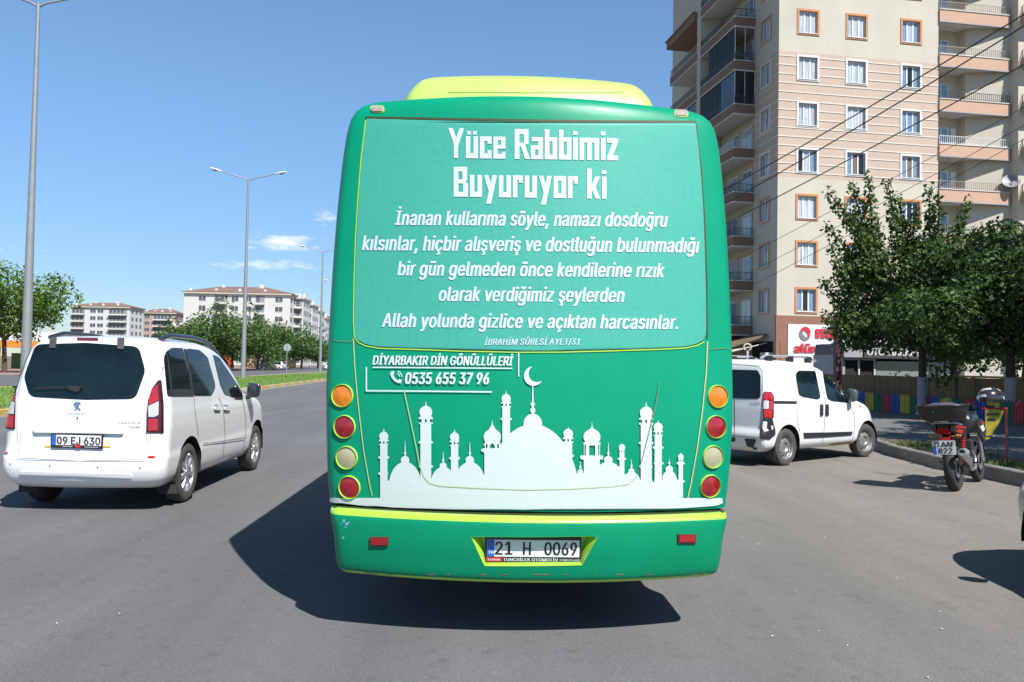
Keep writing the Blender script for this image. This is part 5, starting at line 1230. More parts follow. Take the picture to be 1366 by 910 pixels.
# ================================================================ KIOSK, FENCES, PICKETS
def seg_pts(p, q, step):
    a = Vector((*p, 0)); b = Vector((*q, 0)); n = int((b-a).length/step); return [(a+(b-a)*(i/n), (b-a).normalized()) for i in range(n)]
FA, FB = (12.9, 31.5), (14.35, 22.6)        # picket line ends in sight
d_ = (Vector(FB)-Vector(FA)).normalized(); nrm = Vector((-d_.y, d_.x))
if nrm.x < 0: nrm = -nrm
pk_cols = [('yellow', (.66, .48, .03)), ('green', (.02, .14, .07)), ('red', (.55, .03, .05)), ('blue', (.03, .08, .42))]
pf_ = thing('picket_fence', 'low picket fence painted in yellow, green, red and blue groups along the pavement', 'fence', (FA[0], FA[1], .15), atan2(d_.y, d_.x))
L = (Vector(FB)-Vector(FA)).length + 9
part('rail', mat('picket_rail', (.05, .12, .07), .7), pf_, lambda g: (g.box(-3, L, .01, .05, .16, .22), g.box(-3, L, .01, .05, .42, .48)))
pm = []
for nm, c in pk_cols:
    g = MB(); g.prism([(0, 0), (.1, 0), (.1, .58), (.05, .65), (0, .58)], lambda a, b: (a, -.022, b), (0, .025, 0)); o = g.build('picket', mat('picket_'+nm, c, .6, var=.15, vscale=6), pf_); pm.append(o.data); bpy.data.objects.remove(o)
i = 0; x = -3.
while x < L:
    o = link('picket', pm[(i//4) % 4], pf_); o.location = (x, 0, random.uniform(-.015, .01)); o.rotation_euler = (0, random.uniform(-.02, .02), 0); x += .128; i += 1
# tan board fence a metre behind
OFF = 1.5
bo = (Vector(FA)+nrm*OFF); b_ang = atan2(d_.y, d_.x)
TAN = mat('fence_tan', (.40, .25, .10), .8, var=.2, vscale=4); TAN2 = mat('fence_brown', (.27, .17, .085), .8, var=.2, vscale=4)
bf = thing('board_fence', 'tan vertical board fence with a yellow top rail behind the coloured pickets', 'fence', (bo.x, bo.y, .12), b_ang)
g = MB(); g.box(0, .15, -.012, .012, 0, 1.28); o = g.build('board', TAN, bf); b0 = o.data; bpy.data.objects.remove(o); g = MB(); g.box(0, .15, -.012, .012, 0, 1.28); o = g.build('board', TAN2, bf); b1_ = o.data; bpy.data.objects.remove(o)
x = -7.
while x < L:
    o = link('board', b1_ if (x < 2.1 or int(x*3) % 7 == 0) else b0, bf); o.location = (x, random.uniform(-.008, .008), random.uniform(-.01, .01)); x += .162
part('top_rail', mat('rail_yellow', (.55, .36, .04), .6), bf, lambda g: g.box(4.0, L, -.035, .035, 1.285, 1.35))
part('post', TAN2, bf, lambda g: g.box(3.9, 4.02, -.06, .06, 0, 1.5))
# beyond: warm low wall and dark shrubbery ground
# kiosk
kp = at(1124, 500, 39)
ko = thing('repair_kiosk', 'low grey shop hut with dark sign and two black doorways behind the fence', 'hut', (kp.x, 39, 0), .10)
KGREY = mat('kiosk_grey', (.42, .40, .42), .6, var=.15, vscale=1.5)
part('wall', KGREY, ko, lambda g: (g.box(0, .12, 0, 3, 0, 2.35), g.box(0, 5.4, 0, .1, 2.15, 2.35), g.box(5.2, 5.4, 0, 3, 0, 2.35), g.box(0, 5.4, 2.9, 3, 0, 2.35), g.box(1.63, 5.2, 0, .1, 0, .95)))
part('roof', mat('kiosk_roof', (.16, .13, .13), .7), ko, lambda g: g.prism([(-.05, 2.35), (5.5, 2.35), (5.5, 2.98), (.0, 2.86)], lambda a, b: (a, -.25, b), (0, 3.0, 0)))
part('fascia', KGREY, ko, lambda g: g.prism([(-.1, 2.2), (5.5, 2.2), (5.55, 3.02), (-.1, 2.9)], lambda a, b: (a, -.32, b), (0, .06, 0)))
for x0 in (.14, .92): part('doorway', DARK, ko, lambda g: g.box(x0, x0+.62, .06, .12, 0, 2.1)); part('door_frame', BWHITE, ko, lambda g: (g.box(x0+.63, x0+.70, -.03, .1, 0, 2.14), g.box(x0, x0+.63, -.03, .05, 2.08, 2.14)))
part('window', mat('kiosk_pane', (.22, .27, .25), .1), ko, lambda g: g.box(1.68, 5.1, .02, .06, .98, 2.05))
ks = part('sign_board', mat('kiosk_sign', (.06, .06, .065), .5), ko, lambda g: g.box(.85, 5.3, -.40, -.33, 2.18, 2.80))
part('lettering', BWHITE, ks, lambda g: lettering(g, 'OTO MARKET', 1.0, 3.6, 2.64, 2.32, lambda a, b: (Vector((a, -.40, b)), Vector((0, -1, 0))), .01, dirn=1, bold=.03), recalc=False, kind='stuff')
# truss and post
tp = at(1117, 500, 33)
o = thing('steel_truss', 'dark steel lattice beam on a maroon post in front of the hut', 'beam', (tp.x, 33, 0), .15)
part('post', mat('maroon_paint', (.10, .03, .035), .5), o, lambda g: g.box(-.12, .12, -.1, .1, 0, 3.55))
def tr(g):
    for z in (2.95, 3.4): g.tube([(0, 0, z), (5.2, 0, z)], .03, 5)
    for i in range(13): g.tube([(i*.4, 0, 2.95 if i % 2 else 3.4), ((i+1)*.4, 0, 3.4 if i % 2 else 2.95)], .016, 4)
part('lattice', RAIL_D, o, tr)
# A-board frame red/yellow by the motorbike
c_ = ground(1343, 617, .15)
o = thing('sign_stand', 'red steel stand holding a yellow warning panel on the pavement behind the motorcycle', 'sign', (c_.x, c_.y, .15), -.2)
part('frame', RED, o, lambda g: (g.tube([(0, 0, 0), (0, .02, .84)], .016, 6), g.tube([(-.26, -.0, .02), (.12, .0, .02)], .016, 6), g.tube([(-.36, .05, .84), (0.02, .02, .85)], .014, 6)))
part('panel', mat('panel_yellow', (.42, .34, .02), .5), o, lambda g: g.prism([(-.30, .82), (-.02, .83), (-.10, .62), (-.24, .36), (-.30, .34)], lambda a, b: (a, .03, b), (0, .012, 0)))
part('panel_print', INK, o, lambda g: (g.box(-.28, -.10, .018, .028, .74, .77), g.box(-.27, -.15, .018, .028, .66, .685)), kind='stuff')
o = thing('bike_rack', 'dark tubular frame standing on the verge right of the motorcycle', 'rack', (c_.x-.55, c_.y-.15, .15), -.1)
part('tube_frame', RAIL_D, o, lambda g: g.tube([(-.3, 0, 0), (-.3, 0, .38), (-.26, 0, .42), (.26, 0, .42), (.3, 0, .38), (.3, 0, 0)], .014, 6)); part('rail', RAIL_D, o, lambda g: (g.tube([(-.3, 0, .22), (.3, 0, .22)], .012, 6), g.tube([(-.3, 0, .06), (.3, 0, .06)], .012, 6)))
# ================================================================ TREES
def leaf_mat(name, c1, c2, tr=.25):
    m = bpy.data.materials.new(name); m.use_nodes = True; t = m.node_tree; t.nodes.clear()
    g = N(t, 'ShaderNodeNewGeometry'); r = N(t, 'ShaderNodeValToRGB'); r.color_ramp.elements[0].color = (*c1, 1); r.color_ramp.elements[1].color = (*c2, 1)
    t.links.new(g.outputs['Random Per Island'], r.inputs[0])
    p = N(t, 'ShaderNodeBsdfPrincipled', i_Roughness=.6); p.inputs['Specular IOR Level'].default_value = .4; t.links.new(r.outputs[0], p.inputs['Base Color'])
    tl = N(t, 'ShaderNodeBsdfTranslucent'); h = N(t, 'ShaderNodeHueSaturation', i_Value=1.5, i_Saturation=1.1); t.links.new(r.outputs[0], h.inputs['Color']); t.links.new(h.outputs[0], tl.inputs['Color'])
    mx_ = N(t, 'ShaderNodeMixShader', i_0=tr); t.links.new(p.outputs[0], mx_.inputs[1]); t.links.new(tl.outputs[0], mx_.inputs[2])
    o = N(t, 'ShaderNodeOutputMaterial'); t.links.new(mx_.outputs[0], o.inputs[0]); return m
LEAF_N = leaf_mat('leaf_near', (.014, .040, .010), (.085, .155, .028))
LEAF_F = leaf_mat('leaf_far', (.035, .085, .02), (.10, .17, .035))
LEAF_L = leaf_mat('leaf_left', (.04, .10, .015), (.13, .22, .03))
BARK = mat('bark', (.11, .08, .055), .95, var=.3, vscale=6, bump=.5, bscale=25); LIME_W = mat('whitewash', (.45, .47, .52), .9, var=.15, vscale=6)
def leaves(g, centres, n, size, rnd):
    tot = sum(c[1]*c[1]*c[2] if True else 1 for c in centres)
    for (c, r, rz, ) in centres:
        k = int(n*r*r*rz/tot)
        for _ in range(k):
            while True:
                p = Vector((rnd.uniform(-1, 1), rnd.uniform(-1, 1), rnd.uniform(-1, 1)))
                if .25 < p.length < 1 and (p.length > .6 or rnd.random() < .45): break
            q = c + Vector((p.x*r, p.y*r, p.z*rz))
            n_ = (p.normalized() + Vector((rnd.gauss(0, .6), rnd.gauss(0, .6), rnd.gauss(.3, .6)))).normalized()
            u = n_.orthogonal().normalized(); u = (Matrix.Rotation(rnd.uniform(0, 6.3), 3, n_) @ u); v = n_.cross(u); s = size*(.45+.95*rnd.random()**1.3)
            a = q; b = q + u*s*.5 + v*s*.36 + n_*s*.06; c2 = q + u*s; d = q + u*s*.5 - v*s*.36 + n_*s*.06
            i = len(g.v); g.v += [tuple(a), tuple(b), tuple(c2), tuple(d)]; g.f += [(i, i+1, i+2), (i, i+2, i+3)]; g.m += [0, 0]
def tree(label, loc, H, R, trunk_h, nleaf, lsize, seed, leafm, whitewash=0., group=None, shoots=(), nlimb=8, tr_r=.13, squash=.8, name='tree', blobs=3, low=0.):
    rnd = random.Random(seed); o = thing(name, label, 'tree', loc, 0, group)
    lean = Vector((rnd.uniform(-.2, .2), rnd.uniform(-.2, .2), 0)); top = Vector((0, 0, trunk_h)) + lean
    pts = [Vector((0, 0, -.1)), Vector((0, 0, .15)), Vector((0, 0, trunk_h*.4))+lean*.3, Vector((0, 0, trunk_h*.75))+lean*.8, top]
    g = MB(); g.tube(pts, [tr_r*1.5, tr_r*1.15, tr_r, tr_r*.9, tr_r*.85], 10)
    cs = []; cz = trunk_h + (H-trunk_h)*.45 - low
    for k in range(nlimb):
        a = 2*pi*k/nlimb + rnd.uniform(-.3, .3); rr = R*rnd.uniform(.45, .85); zz = cz + (H-trunk_h)*rnd.uniform(-.25, .42)*squash
        e = Vector((rr*cos(a), rr*sin(a), zz)); m_ = top.lerp(e, .5) + Vector((0, 0, rnd.uniform(-.1, .5)))
        g.tube([top, m_, e], [tr_r*.5, tr_r*.3, tr_r*.08], 6)
        cs.append((e, R*rnd.uniform(.28, .45), R*rnd.uniform(.24, .38)))
        for q in range(blobs):
            e2 = e + Vector((rnd.gauss(0, R*.25), rnd.gauss(0, R*.25), rnd.gauss(0, R*.22))); g.tube([m_, e2], [tr_r*.15, tr_r*.05], 4, cap=False); cs.append((e2, R*rnd.uniform(.14, .3), R*rnd.uniform(.14, .28)))
    cs.append((Vector((lean.x, lean.y, H-R*.35)), R*.4, R*.35)); cs.append((Vector((0, 0, cz)), R*.6, R*.45))
    sh_c = []
    for s_ in shoots:
        e = Vector(s_[0]); b0_ = Vector(s_[1]); rd = s_[2]; g.tube([b0_, b0_.lerp(e, .5)+Vector((0, 0, .15)), e], [.05, .03, .01], 5)
        L_ = (e-b0_).length; n_ = max(2, int(L_/(rd*.9)))
        for j in range(n_+1): sh_c.append((b0_.lerp(e, j/n_), rd*(1.25-.6*j/n_), rd*(1.4-.5*j/n_)))
    g.build('trunk', BARK, o, smooth=50)
    if whitewash: w2 = MB(); w2.tube([(0, 0, 0), (0, 0, .15), Vector((0, 0, whitewash))+lean*.3*whitewash/(trunk_h*.4)], [tr_r*1.5+.01, tr_r*1.15+.012, tr_r*1.03+.012], 10, cap=False); w2.build('whitewash_band', LIME_W, o, smooth=50)
    c = MB(); leaves(c, cs, nleaf, lsize, rnd)
    if sh_c: leaves(c, sh_c, int(nleaf*.5), lsize*.85, rnd)
    c.build('crown', leafm, o, recalc=False)
    return o
# mulberry by the fence: upright shoots read against the tower
TB = Vector((13.55, 27.2, .15)); 
def rel(px, py, dy=0): p = at(px, py, TB.y+dy); return tuple(p-TB)
shoots = []
for (px, py, bx, by, dy) in ((1158, 236, 1165, 330, 0), (1136, 248, 1160, 340, .5), (1104, 256, 1158, 330, -.4), (1184, 242, 1200, 340, .2), (1196, 262, 1215, 350, .6), (1240, 250, 1240, 350, .1), (1252, 264, 1250, 360, -.3), (1290, 268, 1262, 350, .3), (1102, 302, 1160, 380, .0), (1110, 332, 1135, 400, -.4), (1096, 378, 1140, 430, .3), (1100, 420, 1150, 450, .0), (1222, 275, 1215, 360, -.2), (1142, 290, 1165, 370, -.6), (1170, 300, 1180, 380, .4)):
    shoots.append((rel(px, py, dy), rel(bx, by, 0), .25))
tree('mulberry tree with whitewashed trunk and upright shoots in front of the tower', TB, 5.9, 2.6, 2.2, 22000, .15, 7, LEAF_N, 1.25, None, shoots, nlimb=10, tr_r=.13, squash=.9, name='street_tree', low=.18)
tree('leafy street tree with whitewashed trunk at the right edge behind the helmet', (14.75, 24.4, .15), 6.0, 2.9, 2.1, 24000, .15, 9, LEAF_N, 1.3, nlimb=11, tr_r=.14, name='street_tree', low=.7)
tree('dark leafy tree between the two whitewashed trunks, standing beyond the board fence', (17.0, 31.5, 0), 7.2, 3.4, 2.0, 18000, .18, 13, LEAF_N, 0, nlimb=10, name='street_tree', low=.9)
tree('bushy tree beyond the fence at the far right edge', (20.6, 33.5, 0), 7.6, 3.3, 2.0, 9000, .2, 15, LEAF_F, 0, nlimb=10, name='street_tree', low=.4)
tree('small sunlit tree seen through the gap under the dark crowns', (21.5, 41, 0), 6, 3.0, 1.6, 6000, .2, 19, LEAF_L, 0, name='street_tree', low=.6)
# trees of the same row nearer the camera, beside the frame: they shade the pavement
for i, (x, y, H_, R_, th, lab) in enumerate(((14.5, 17.6, 6.8, 2.7, 2.3, 'tall street tree standing just outside the right edge, shading the pavement'), (11.9, 9.4, 6.6, 2.7, 2.3, 'nearest street tree outside the right edge, shading the kerb'),
        (13.2, 13.5, 6.6, 2.7, 2.3, 'street tree outside the right edge, between the nearest one and the tall one'), (18.9, 21.2, 9.8, 2.9, 4.0, 'tallest street tree outside the right edge, shading the whitewashed trees'))):
    tree(lab, (x, y, .15), H_, R_, th, 13000, .2, 30+i, LEAF_N, 1.2, nlimb=10, name='street_tree')
# left of the avenue
c_ = at(12, 497, 72)
tree('green tree with a forked trunk on the far pavement behind the first lamp post', (c_.x-.4, 72, 0), 9.9, 4.9, 3.0, 11000, .30, 41, LEAF_L, 0, nlimb=11, tr_r=.2, name='street_tree', low=1.1)
labs = ['tallest tree of the avenue row, left of the second lamp post', 'second tree of the avenue row, directly behind the second lamp post', 'third tree of the avenue row, between lamp post and round sign', 'fourth tree of the avenue row, behind the round sign', 'fifth tree of the avenue row, right of the round sign', 'sixth tree of the avenue row, half hidden by the bus edge']
for i, (px, top, Y, R_) in enumerate(((272, 417, 112, 5.6), (312, 424, 122, 5.0), (345, 430, 134, 4.8), (378, 440, 148, 4.6), (403, 449, 166, 4.4), (425, 455, 186, 4.2))):
    p = at(px, top, Y); tree(labs[i], (p.x, Y, 0), p.z+.3, R_*1.12, 2.3, 6500, .42, 50+i, LEAF_F, 0, 'trees in a row along the avenue', nlimb=9, tr_r=.2, name='street_tree', blobs=3, low=.55)
for i, (px, top, Y, R_, lab) in enumerate(((248, 430, 128, 4.6, 'dark tree at the left end of the avenue row, beside the far blocks'), (330, 470, 175, 3.0, 'small tree standing low behind the avenue row'))):
    p = at(px, top, Y); tree(lab, (p.x, Y, 0), p.z, R_, 2.0, 2600, .42, 70+i, LEAF_F, 0, None, nlimb=8, tr_r=.18, name='street_tree', blobs=2, low=.6)

# ================================================================ LAMP POSTS, CABLES
GALV = mat('galvanised', (.36, .37, .38), .5, metal=.35, var=.15, vscale=2); LAMPW = mat('lamp_head_white', (.75, .76, .78), .4)
def lamp_post(label, base, H, rz, sc=1.):
    o = thing('street_lamp', label, 'lamp post', base, rz, 'double arm street lamps along the median')
    part('pole', GALV, o, lambda g: g.tube([(0, 0, 0), (0, 0, H*.25), (0, 0, H*.6), (0, 0, H)], [.20, .17, .115, .07], 12), smooth=60)
    part('base_plate', GALV, o, lambda g: g.box(-.25, .25, -.25, .25, 0, .04))
    for sg in (-1, 1):
        part('arm', GALV, o, lambda g: g.tube([(0, 0, H-.15), (sg*.3, 0, H+.02), (sg*2.1, 0, H+.52)], [.05, .045, .035], 8), smooth=60)
        g = MB(); n = 12; vs = []
        prof = [(0, .04, .03), (.15, .10, .07), (.45, .16, .10), (.75, .15, .09), (.95, .05, .03)]
        for a, w_, h_ in prof:
            for k in range(n): vs.append((sg*(2.0+a), w_*cos(2*pi*k/n), H+.50+a*.24+h_*sin(2*pi*k/n)*(1 if sin(2*pi*k/n) > 0 else .5)))
        g.add(vs, [(r*n+k, r*n+(k+1) % n, (r+1)*n+(k+1) % n, (r+1)*n+k) for r in range(4) for k in range(n)] + [tuple(range(n)), tuple(range(4*n, 5*n))]); lo = g.build('lamp_head', LAMPW, o, smooth=60)
        part('lamp_glass', mat('lamp_glass', (.25, .26, .27), .2), lo, lambda g: g.lathe([(0, .11), (-.06, .09), (-.08, .001)], 12, 'Z', Matrix.Translation((sg*2.55, 0, H+.56)) @ Matrix.Diagonal((1.8, 1, 1, 1))))
    return o
lamp_post('nearest double arm street lamp behind the family van, cut by the frame top', (-19.25, 32.7, .12), 15.6, .12)
lamp_post('second double arm street lamp on the lawn, left of the clouds', (-21.0, 64.6, .12), 15.7, .15)
lamp_post('third double arm street lamp, half hidden by the left edge of the bus', (-24.6, 106, .12), 15.6, .2)
lamp_post('farthest double arm street lamp hidden low behind the bus', (-31.5, 150, .12), 15.6, .25)
# round sign seen from behind
c_ = at(383, 465, 100)
o = thing('round_traffic_sign', 'round grey traffic sign seen from behind on a thin pole, standing on the median lawn', 'sign', (c_.x, 100, .12))
part('pole', GALV, o, lambda g: g.tube([(0, 0, 0), (0, 0, 3.3)], .05, 8)); part('disc', mat('sign_back', (.5, .52, .55), .4, metal=.3), o, lambda g: g.lathe([(0, .001), (0, .45), (-.02, .46), (-.02, .001)], 24, 'Y', Matrix.Translation((0, .07, 3.05))), smooth=30)
# overhead cables
def cable(label, a, b, r, sag, g_='overhead cables crossing in front of the tower'):
    A = at(*a); B = at(*b); g = MB(); n = 30
    g.tube([A.lerp(B, k/n) - Vector((0, 0, sag*4*(k/n)*(1-k/n))) for k in range(n+1)], r, 5)
    g.build('overhead_cable', RAIL_D, None, smooth=60, label=label, category='cable', group=g_)
cable('upper of the two thick cables running close together across the tower', (940, 268, 34), (1460, -38, 22), .022, .1)
cable('lower of the two thick cables running close together across the tower', (940, 287, 34), (1460, -24, 22), .022, .12)
cable('third thick cable crossing the tower below the close pair', (940, 312, 34), (1460, 34, 22), .02, .1)
cable('thin cable crossing the lower tower, topmost of three', (940, 368, 36), (1480, 80, 22), .010, .1)
cable('thin cable crossing the lower tower, middle one of three', (940, 394, 36), (1480, 104, 22), .010, .1)
cable('thin cable crossing the lower tower, lowest of three', (940, 413, 36), (1480, 122, 22), .010, .1)
up_ = at(935, 300, 35); o = thing('utility_pole', 'grey utility pole hidden behind the bus, carrying the overhead cables', 'pole', (up_.x, 35, 0)); part('pole', GALV, o, lambda g: g.tube([(0, 0, 0), (0, 0, 9)], [.16, .1], 10)); part('crossarm', GALV, o, lambda g: g.box(-.8, .8, -.05, .05, 7.6, 7.7))
# ================================================================ FAR BLOCKS ON THE LEFT
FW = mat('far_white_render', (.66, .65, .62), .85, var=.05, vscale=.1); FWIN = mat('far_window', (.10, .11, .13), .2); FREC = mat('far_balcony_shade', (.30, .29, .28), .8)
ROOF_T = mat('roof_tile', (.24, .14, .115), .85, var=.2, vscale=.6); FPINK = mat('far_pink_render', (.50, .36, .29), .85, var=.1, vscale=.2); FRAIL = mat('far_railing', (.34, .34, .35), .6); FCREAM = mat('far_cream_eave', (.62, .55, .42), .8)
def block(label, px, Y, rz, W_, D_, floors, fh, base_h, cols, roof=None, wallm=FW, side=None, hroof=2.2, name='apartment_block'):
    """front along local x from 0..W_; cols = list of (kind, x0, x1) with kind w (window) or b (balcony)"""
    p = at(px, 480, Y); o = thing(name, label, 'building', (p.x, Y, 0), rz); H = base_h + floors*fh
    part('wall', wallm, o, lambda g: g.box(0, W_, 0, D_, 0, H))
    part('eave', FCREAM, o, lambda g: g.box(-.5, W_+.5, -.7, D_+.5, H, H+.5))
    for f in range(floors):
        z = base_h+f*fh
        for kind, x0, x1 in cols:
            if kind == 'w':
                fo = part('window', FW, o, lambda g: (g.box(x0-.1, x1+.1, -.08, -.01, z+.75, z+.85), g.box((x0+x1)/2-.05, (x0+x1)/2+.05, -.12, -.06, z+.85, z+2.3)))
                part('pane', FWIN, fo, lambda g: g.box(x0, x1, -.05, .02, z+.86, z+2.3))
            else:
                b = part('balcony', wallm if kind == 'b' else FW, o, lambda g: (g.box(x0, x1, -1.3, -.01, z-.15, z+.02), g.box(x0, x1, -1.35, -1.25, z-.15, z+.45)))
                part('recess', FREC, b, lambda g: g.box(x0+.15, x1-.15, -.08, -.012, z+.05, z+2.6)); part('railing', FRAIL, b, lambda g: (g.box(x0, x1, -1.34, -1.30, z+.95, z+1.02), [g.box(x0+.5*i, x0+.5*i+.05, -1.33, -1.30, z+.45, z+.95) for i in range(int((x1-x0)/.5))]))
                for xx in [x0+.4+1.6*i for i in range(int((x1-x0-.6)/1.6))]: part('balcony_door', FWIN, b, lambda g: g.box(xx, xx+1.0, -.12, -.081, z+.08, z+2.25))
    for f in range(floors):   # right flank
        z = base_h+f*fh
        for q in (side or []):
            part('side_window', FWIN, o, lambda g: g.box(W_+.01, W_+.06, q, q+1.6, z+.8, z+2.3))
    if roof:
        def rf(g):
            a, b_, c, d = (-.8, -.8, H+.5), (W_+.8, -.8, H+.5), (W_+.8, D_+.8, H+.5), (-.8, D_+.8, H+.5); m0, m1 = (W_*.28, D_*.5, H+.5+hroof), (W_*.72, D_*.5, H+.5+hroof)
            g.add([a, b_, c, d, m0, m1], [(0, 1, 5, 4), (1, 2, 5), (2, 3, 4, 5), (3, 0, 4)])
        part('roof', ROOF_T, o, rf)
        part('chimney', FW, o, lambda g: g.box(W_*.3, W_*.3+.9, D_*.4, D_*.4+.9, H+.6, H+hroof+1.0)); part('chimney', FW, o, lambda g: g.box(W_*.66, W_*.66+1.4, D_*.4, D_*.4+.9, H+.6, H+hroof+1.2))
    for i in range(4): part('rooftop_tank', LAMPW, o, lambda g: g.lathe([(0, .01), (0, .5), (1.2, .5), (1.3, .01)], 10, 'Z', Matrix.Translation((1.5+i*W_/4.3, 1.2+i % 2, H+.5))))
    return o
block('wide white block with red tiled roof and long grey balconies above the van', 92, 345, .02, 24.5, 14, 7, 3.0, 1.5,
      [('x', .4, 6), ('w', 8.2, 10.4), ('w', 11.2, 13.6), ('x', 15.8, 23.6)], True, hroof=2.0, side=[2, 6, 10])
block('narrow pink apartment block with red roof, second from the left', 188, 378, .05, 15, 12, 7, 3.0, 1.2, [('w', 1.2, 3.2), ('x', 5, 13.8)], True, FPINK, hroof=2.2, side=[2, 6])
block('low pale building between the pink block and the long white block', 224, 300, .0, 9, 12, 4, 3.0, 1.0, [('w', 1, 3), ('w', 5, 7)], False, FPINK)
LW = [('w', 4.6, 6.6), ('b', 9.2, 13.4), ('w', 14.6, 16.6), ('w', 18.8, 20.6), ('b', 21.8, 24.8), ('w', 28, 30.2)]
block('long white apartment block with cream eave and dark red roof behind the avenue trees', 243, 254, .03, 32.5, 14, 7, 3.0, .9, LW, True, hroof=2.4, side=[1, 5])
for i, (px, Y, W_, fl_, lab) in enumerate(((379, 262, 5.6, 7, 'first stepped white block at the right end of the long white one'), (392, 290, 6.0, 7, 'second stepped white block further down the avenue'), (402, 322, 6.5, 7, 'third stepped white block further down the avenue'), (412, 372, 7, 7, 'far pale block just left of the third lamp post'))):
    block(lab, px, Y, .06, W_, 12, fl_, 3.0, .4-i*.1, [('b', .3, 2.6), ('b', 3.0, W_-.2)], False, FW, side=[.8, 3.6, 6.4, 9.4])
block('distant white block with an orange eave at the edge of the bus', 419, 420, .0, 14, 16, 8, 3.0, .5, [('w', 1, 3), ('b', 4, 8), ('w', 9, 11)], False, FW)
# fuel station and street clutter far left
p = at(-12, 470, 92)
o = thing('fuel_canopy', 'orange and white striped canopy of a forecourt far left behind the tree', 'canopy', (p.x, 92, 0), .1)
part('fascia', mat('canopy_orange', (.8, .25, .03), .5), o, lambda g: g.box(0, 7.5, 0, 5, 2.55, 3.25)); part('upper_fascia', WHITE, o, lambda g: g.box(-.02, 7.52, -.02, 5.02, 3.26, 4.3))
for x in (.5, 3.6, 6.8): part('column', mat('canopy_yellow', (.7, .5, .03), .5), o, lambda g: g.box(x, x+.25, .3, .55, 0, 2.54))
part('kiosk_wall', mat('canopy_green', (.10, .22, .05), .6), o, lambda g: g.box(.5, 7, 3.5, 4.8, 0, 1.9))
PAVR = mat('red_paving', (.36, .22, .17), .9, var=.2, vscale=.8)
sheet('far_pavement', [(-37, -30), (-37.4, 37), (-38, 70), (-41, 118), (-46, 170), (-62, 260), (-90, 262), (-70, 170), (-60, 118), (-56, 70), (-54, 37), (-52, -30)], .10, PAVR)
kerb('far_kerb', [(-37, 30), (-37.4, 37), (-38, 70), (-41, 118), (-46, 170)], 3.0, [KG], y_to=170, h=.14)
# market umbrellas / white goods by the trunk, hoardings and wall along the far side
for i, (px, Y, w_, h0, h1, c, nm, lab) in enumerate(((352, 150, 6, 0, 1.7, (.50, .36, .16), 'boundary_wall', 'low tan wall on the far side of the avenue under the trees'), (374, 165, 6, 0, 1.7, (.50, .36, .16), 'boundary_wall', 'low tan wall continuing behind the round sign'),
     (303, 140, 1.3, 0, 3.2, (.75, .10, .03), 'advertising_panel', 'upright red advertising panel left of the second lamp post'), (349, 140, 1.1, 0, 5.0, (.52, .55, .58), 'advertising_panel', 'tall pale grey upright panel under the avenue trees'), (366, 148, 1.6, 0, 3.6, (.62, .64, .68), 'advertising_panel', 'short whitish upright panel right of the tall grey one'))):
    p = at(px, 480, Y); o = thing(nm, lab, 'wall' if 'wall' in nm else 'billboard', (p.x-w_/2, Y, .1), .06)
    m_ = mat('panel_colour_%d' % i, c, .6, var=.1)
    part('panel', m_, o, lambda g: g.box(0, w_, 0, .3, h0+.1, h1)); part('cap', FREC, o, lambda g: g.box(-.05, w_+.05, -.05, .35, h1, h1+.1))
# ================================================================ MOTORCYCLE
BL = mat('bike_black', (.02, .02, .022), .35, coat=.4); BSIL = mat('bike_silver', (.55, .55, .56), .3, metal=.7); BRED = mat('bike_red', (.60, .03, .02), .3, coat=.5); TUB = mat('tub_black', (.018, .018, .02), .55); LINING = mat('tub_lining', (.10, .085, .12), .9, var=.3, vscale=10)
r0_ = ground(1275, 655)
mc = thing('motorcycle', 'black and red motorcycle with an open luggage tub, parked facing the kerb on the right', 'motorcycle', (r0_.x, r0_.y, 0), -radians(41))
mc.rotation_euler = (0, -radians(5), -radians(41))
def bw(y, R, W):
    T = Matrix.Translation((0, y, R)); t = MB(); h = W/2
    t.lathe([(-h*.6, R*.72), (-h, R*.82), (-h*.9, R*.92), (-h*.45, R*.985), (0, R), (h*.45, R*.985), (h*.9, R*.92), (h, R*.82), (h*.6, R*.72)], 40, 'X', T)
    wo = t.build('wheel', RUBBER, mc, smooth=60)
    for k in range(34): 
        a = 2*pi*k/34
    tr_ = MB()
    for k in range(40):
        a = 2*pi*k/40; T2 = T @ Matrix.Rotation(a, 4, 'X')
        for sg in (-1, 1): tr_.add([T2 @ Vector(p) for p in ((sg*h*.1, -.004, R+.001), (sg*h*.1, .006, R+.001), (sg*h*.8, .022, R*.95+.002), (sg*h*.8, .012, R*.95+.002))], [(0, 1, 2, 3)])
    tr_.build('tread_groove', DARK, wo, kind='stuff')
    r = MB(); r.lathe([(-h*.62, R*.74), (-h*.5, R*.66), (h*.5, R*.66), (h*.62, R*.74)], 32, 'X', T)
    for k in range(5):
        T2 = T @ Matrix.Rotation(2*pi*k/5, 4, 'X'); r.add([T2 @ Vector(p) for x in (-.012, .012) for p in ((x, -.018, .02), (x, .018, .02), (x, .011, R*.68), (x, -.011, R*.68))], [(0, 1, 2, 3), (4, 5, 6, 7), (0, 3, 7, 4), (1, 2, 6, 5)])
    r.lathe([(-.05, .001), (-.05, .035), (.05, .035), (.05, .001)], 16, 'X', T); r.build('rim', BL, wo, smooth=40)
    d = MB(); d.lathe([(.045, R*.2), (.045, R*.42), (.05, R*.42), (.05, R*.2)], 24, 'X', T); d.build('brake_disc', BSIL, wo)
bw(0, .30, .125); bw(1.30, .295, .10)
def poly_x(g, poly, x0, x1, mi=0): g.prism(poly, lambda a, b: (x0, a, b), (x1-x0, 0, 0), mi)
part('rear_mudguard', BL, mc, lambda g: (poly_x(g, [(-.33, .50), (-.28, .66), (-.05, .78), (.15, .74), (.0, .68), (-.22, .60)], -.06, .06)))
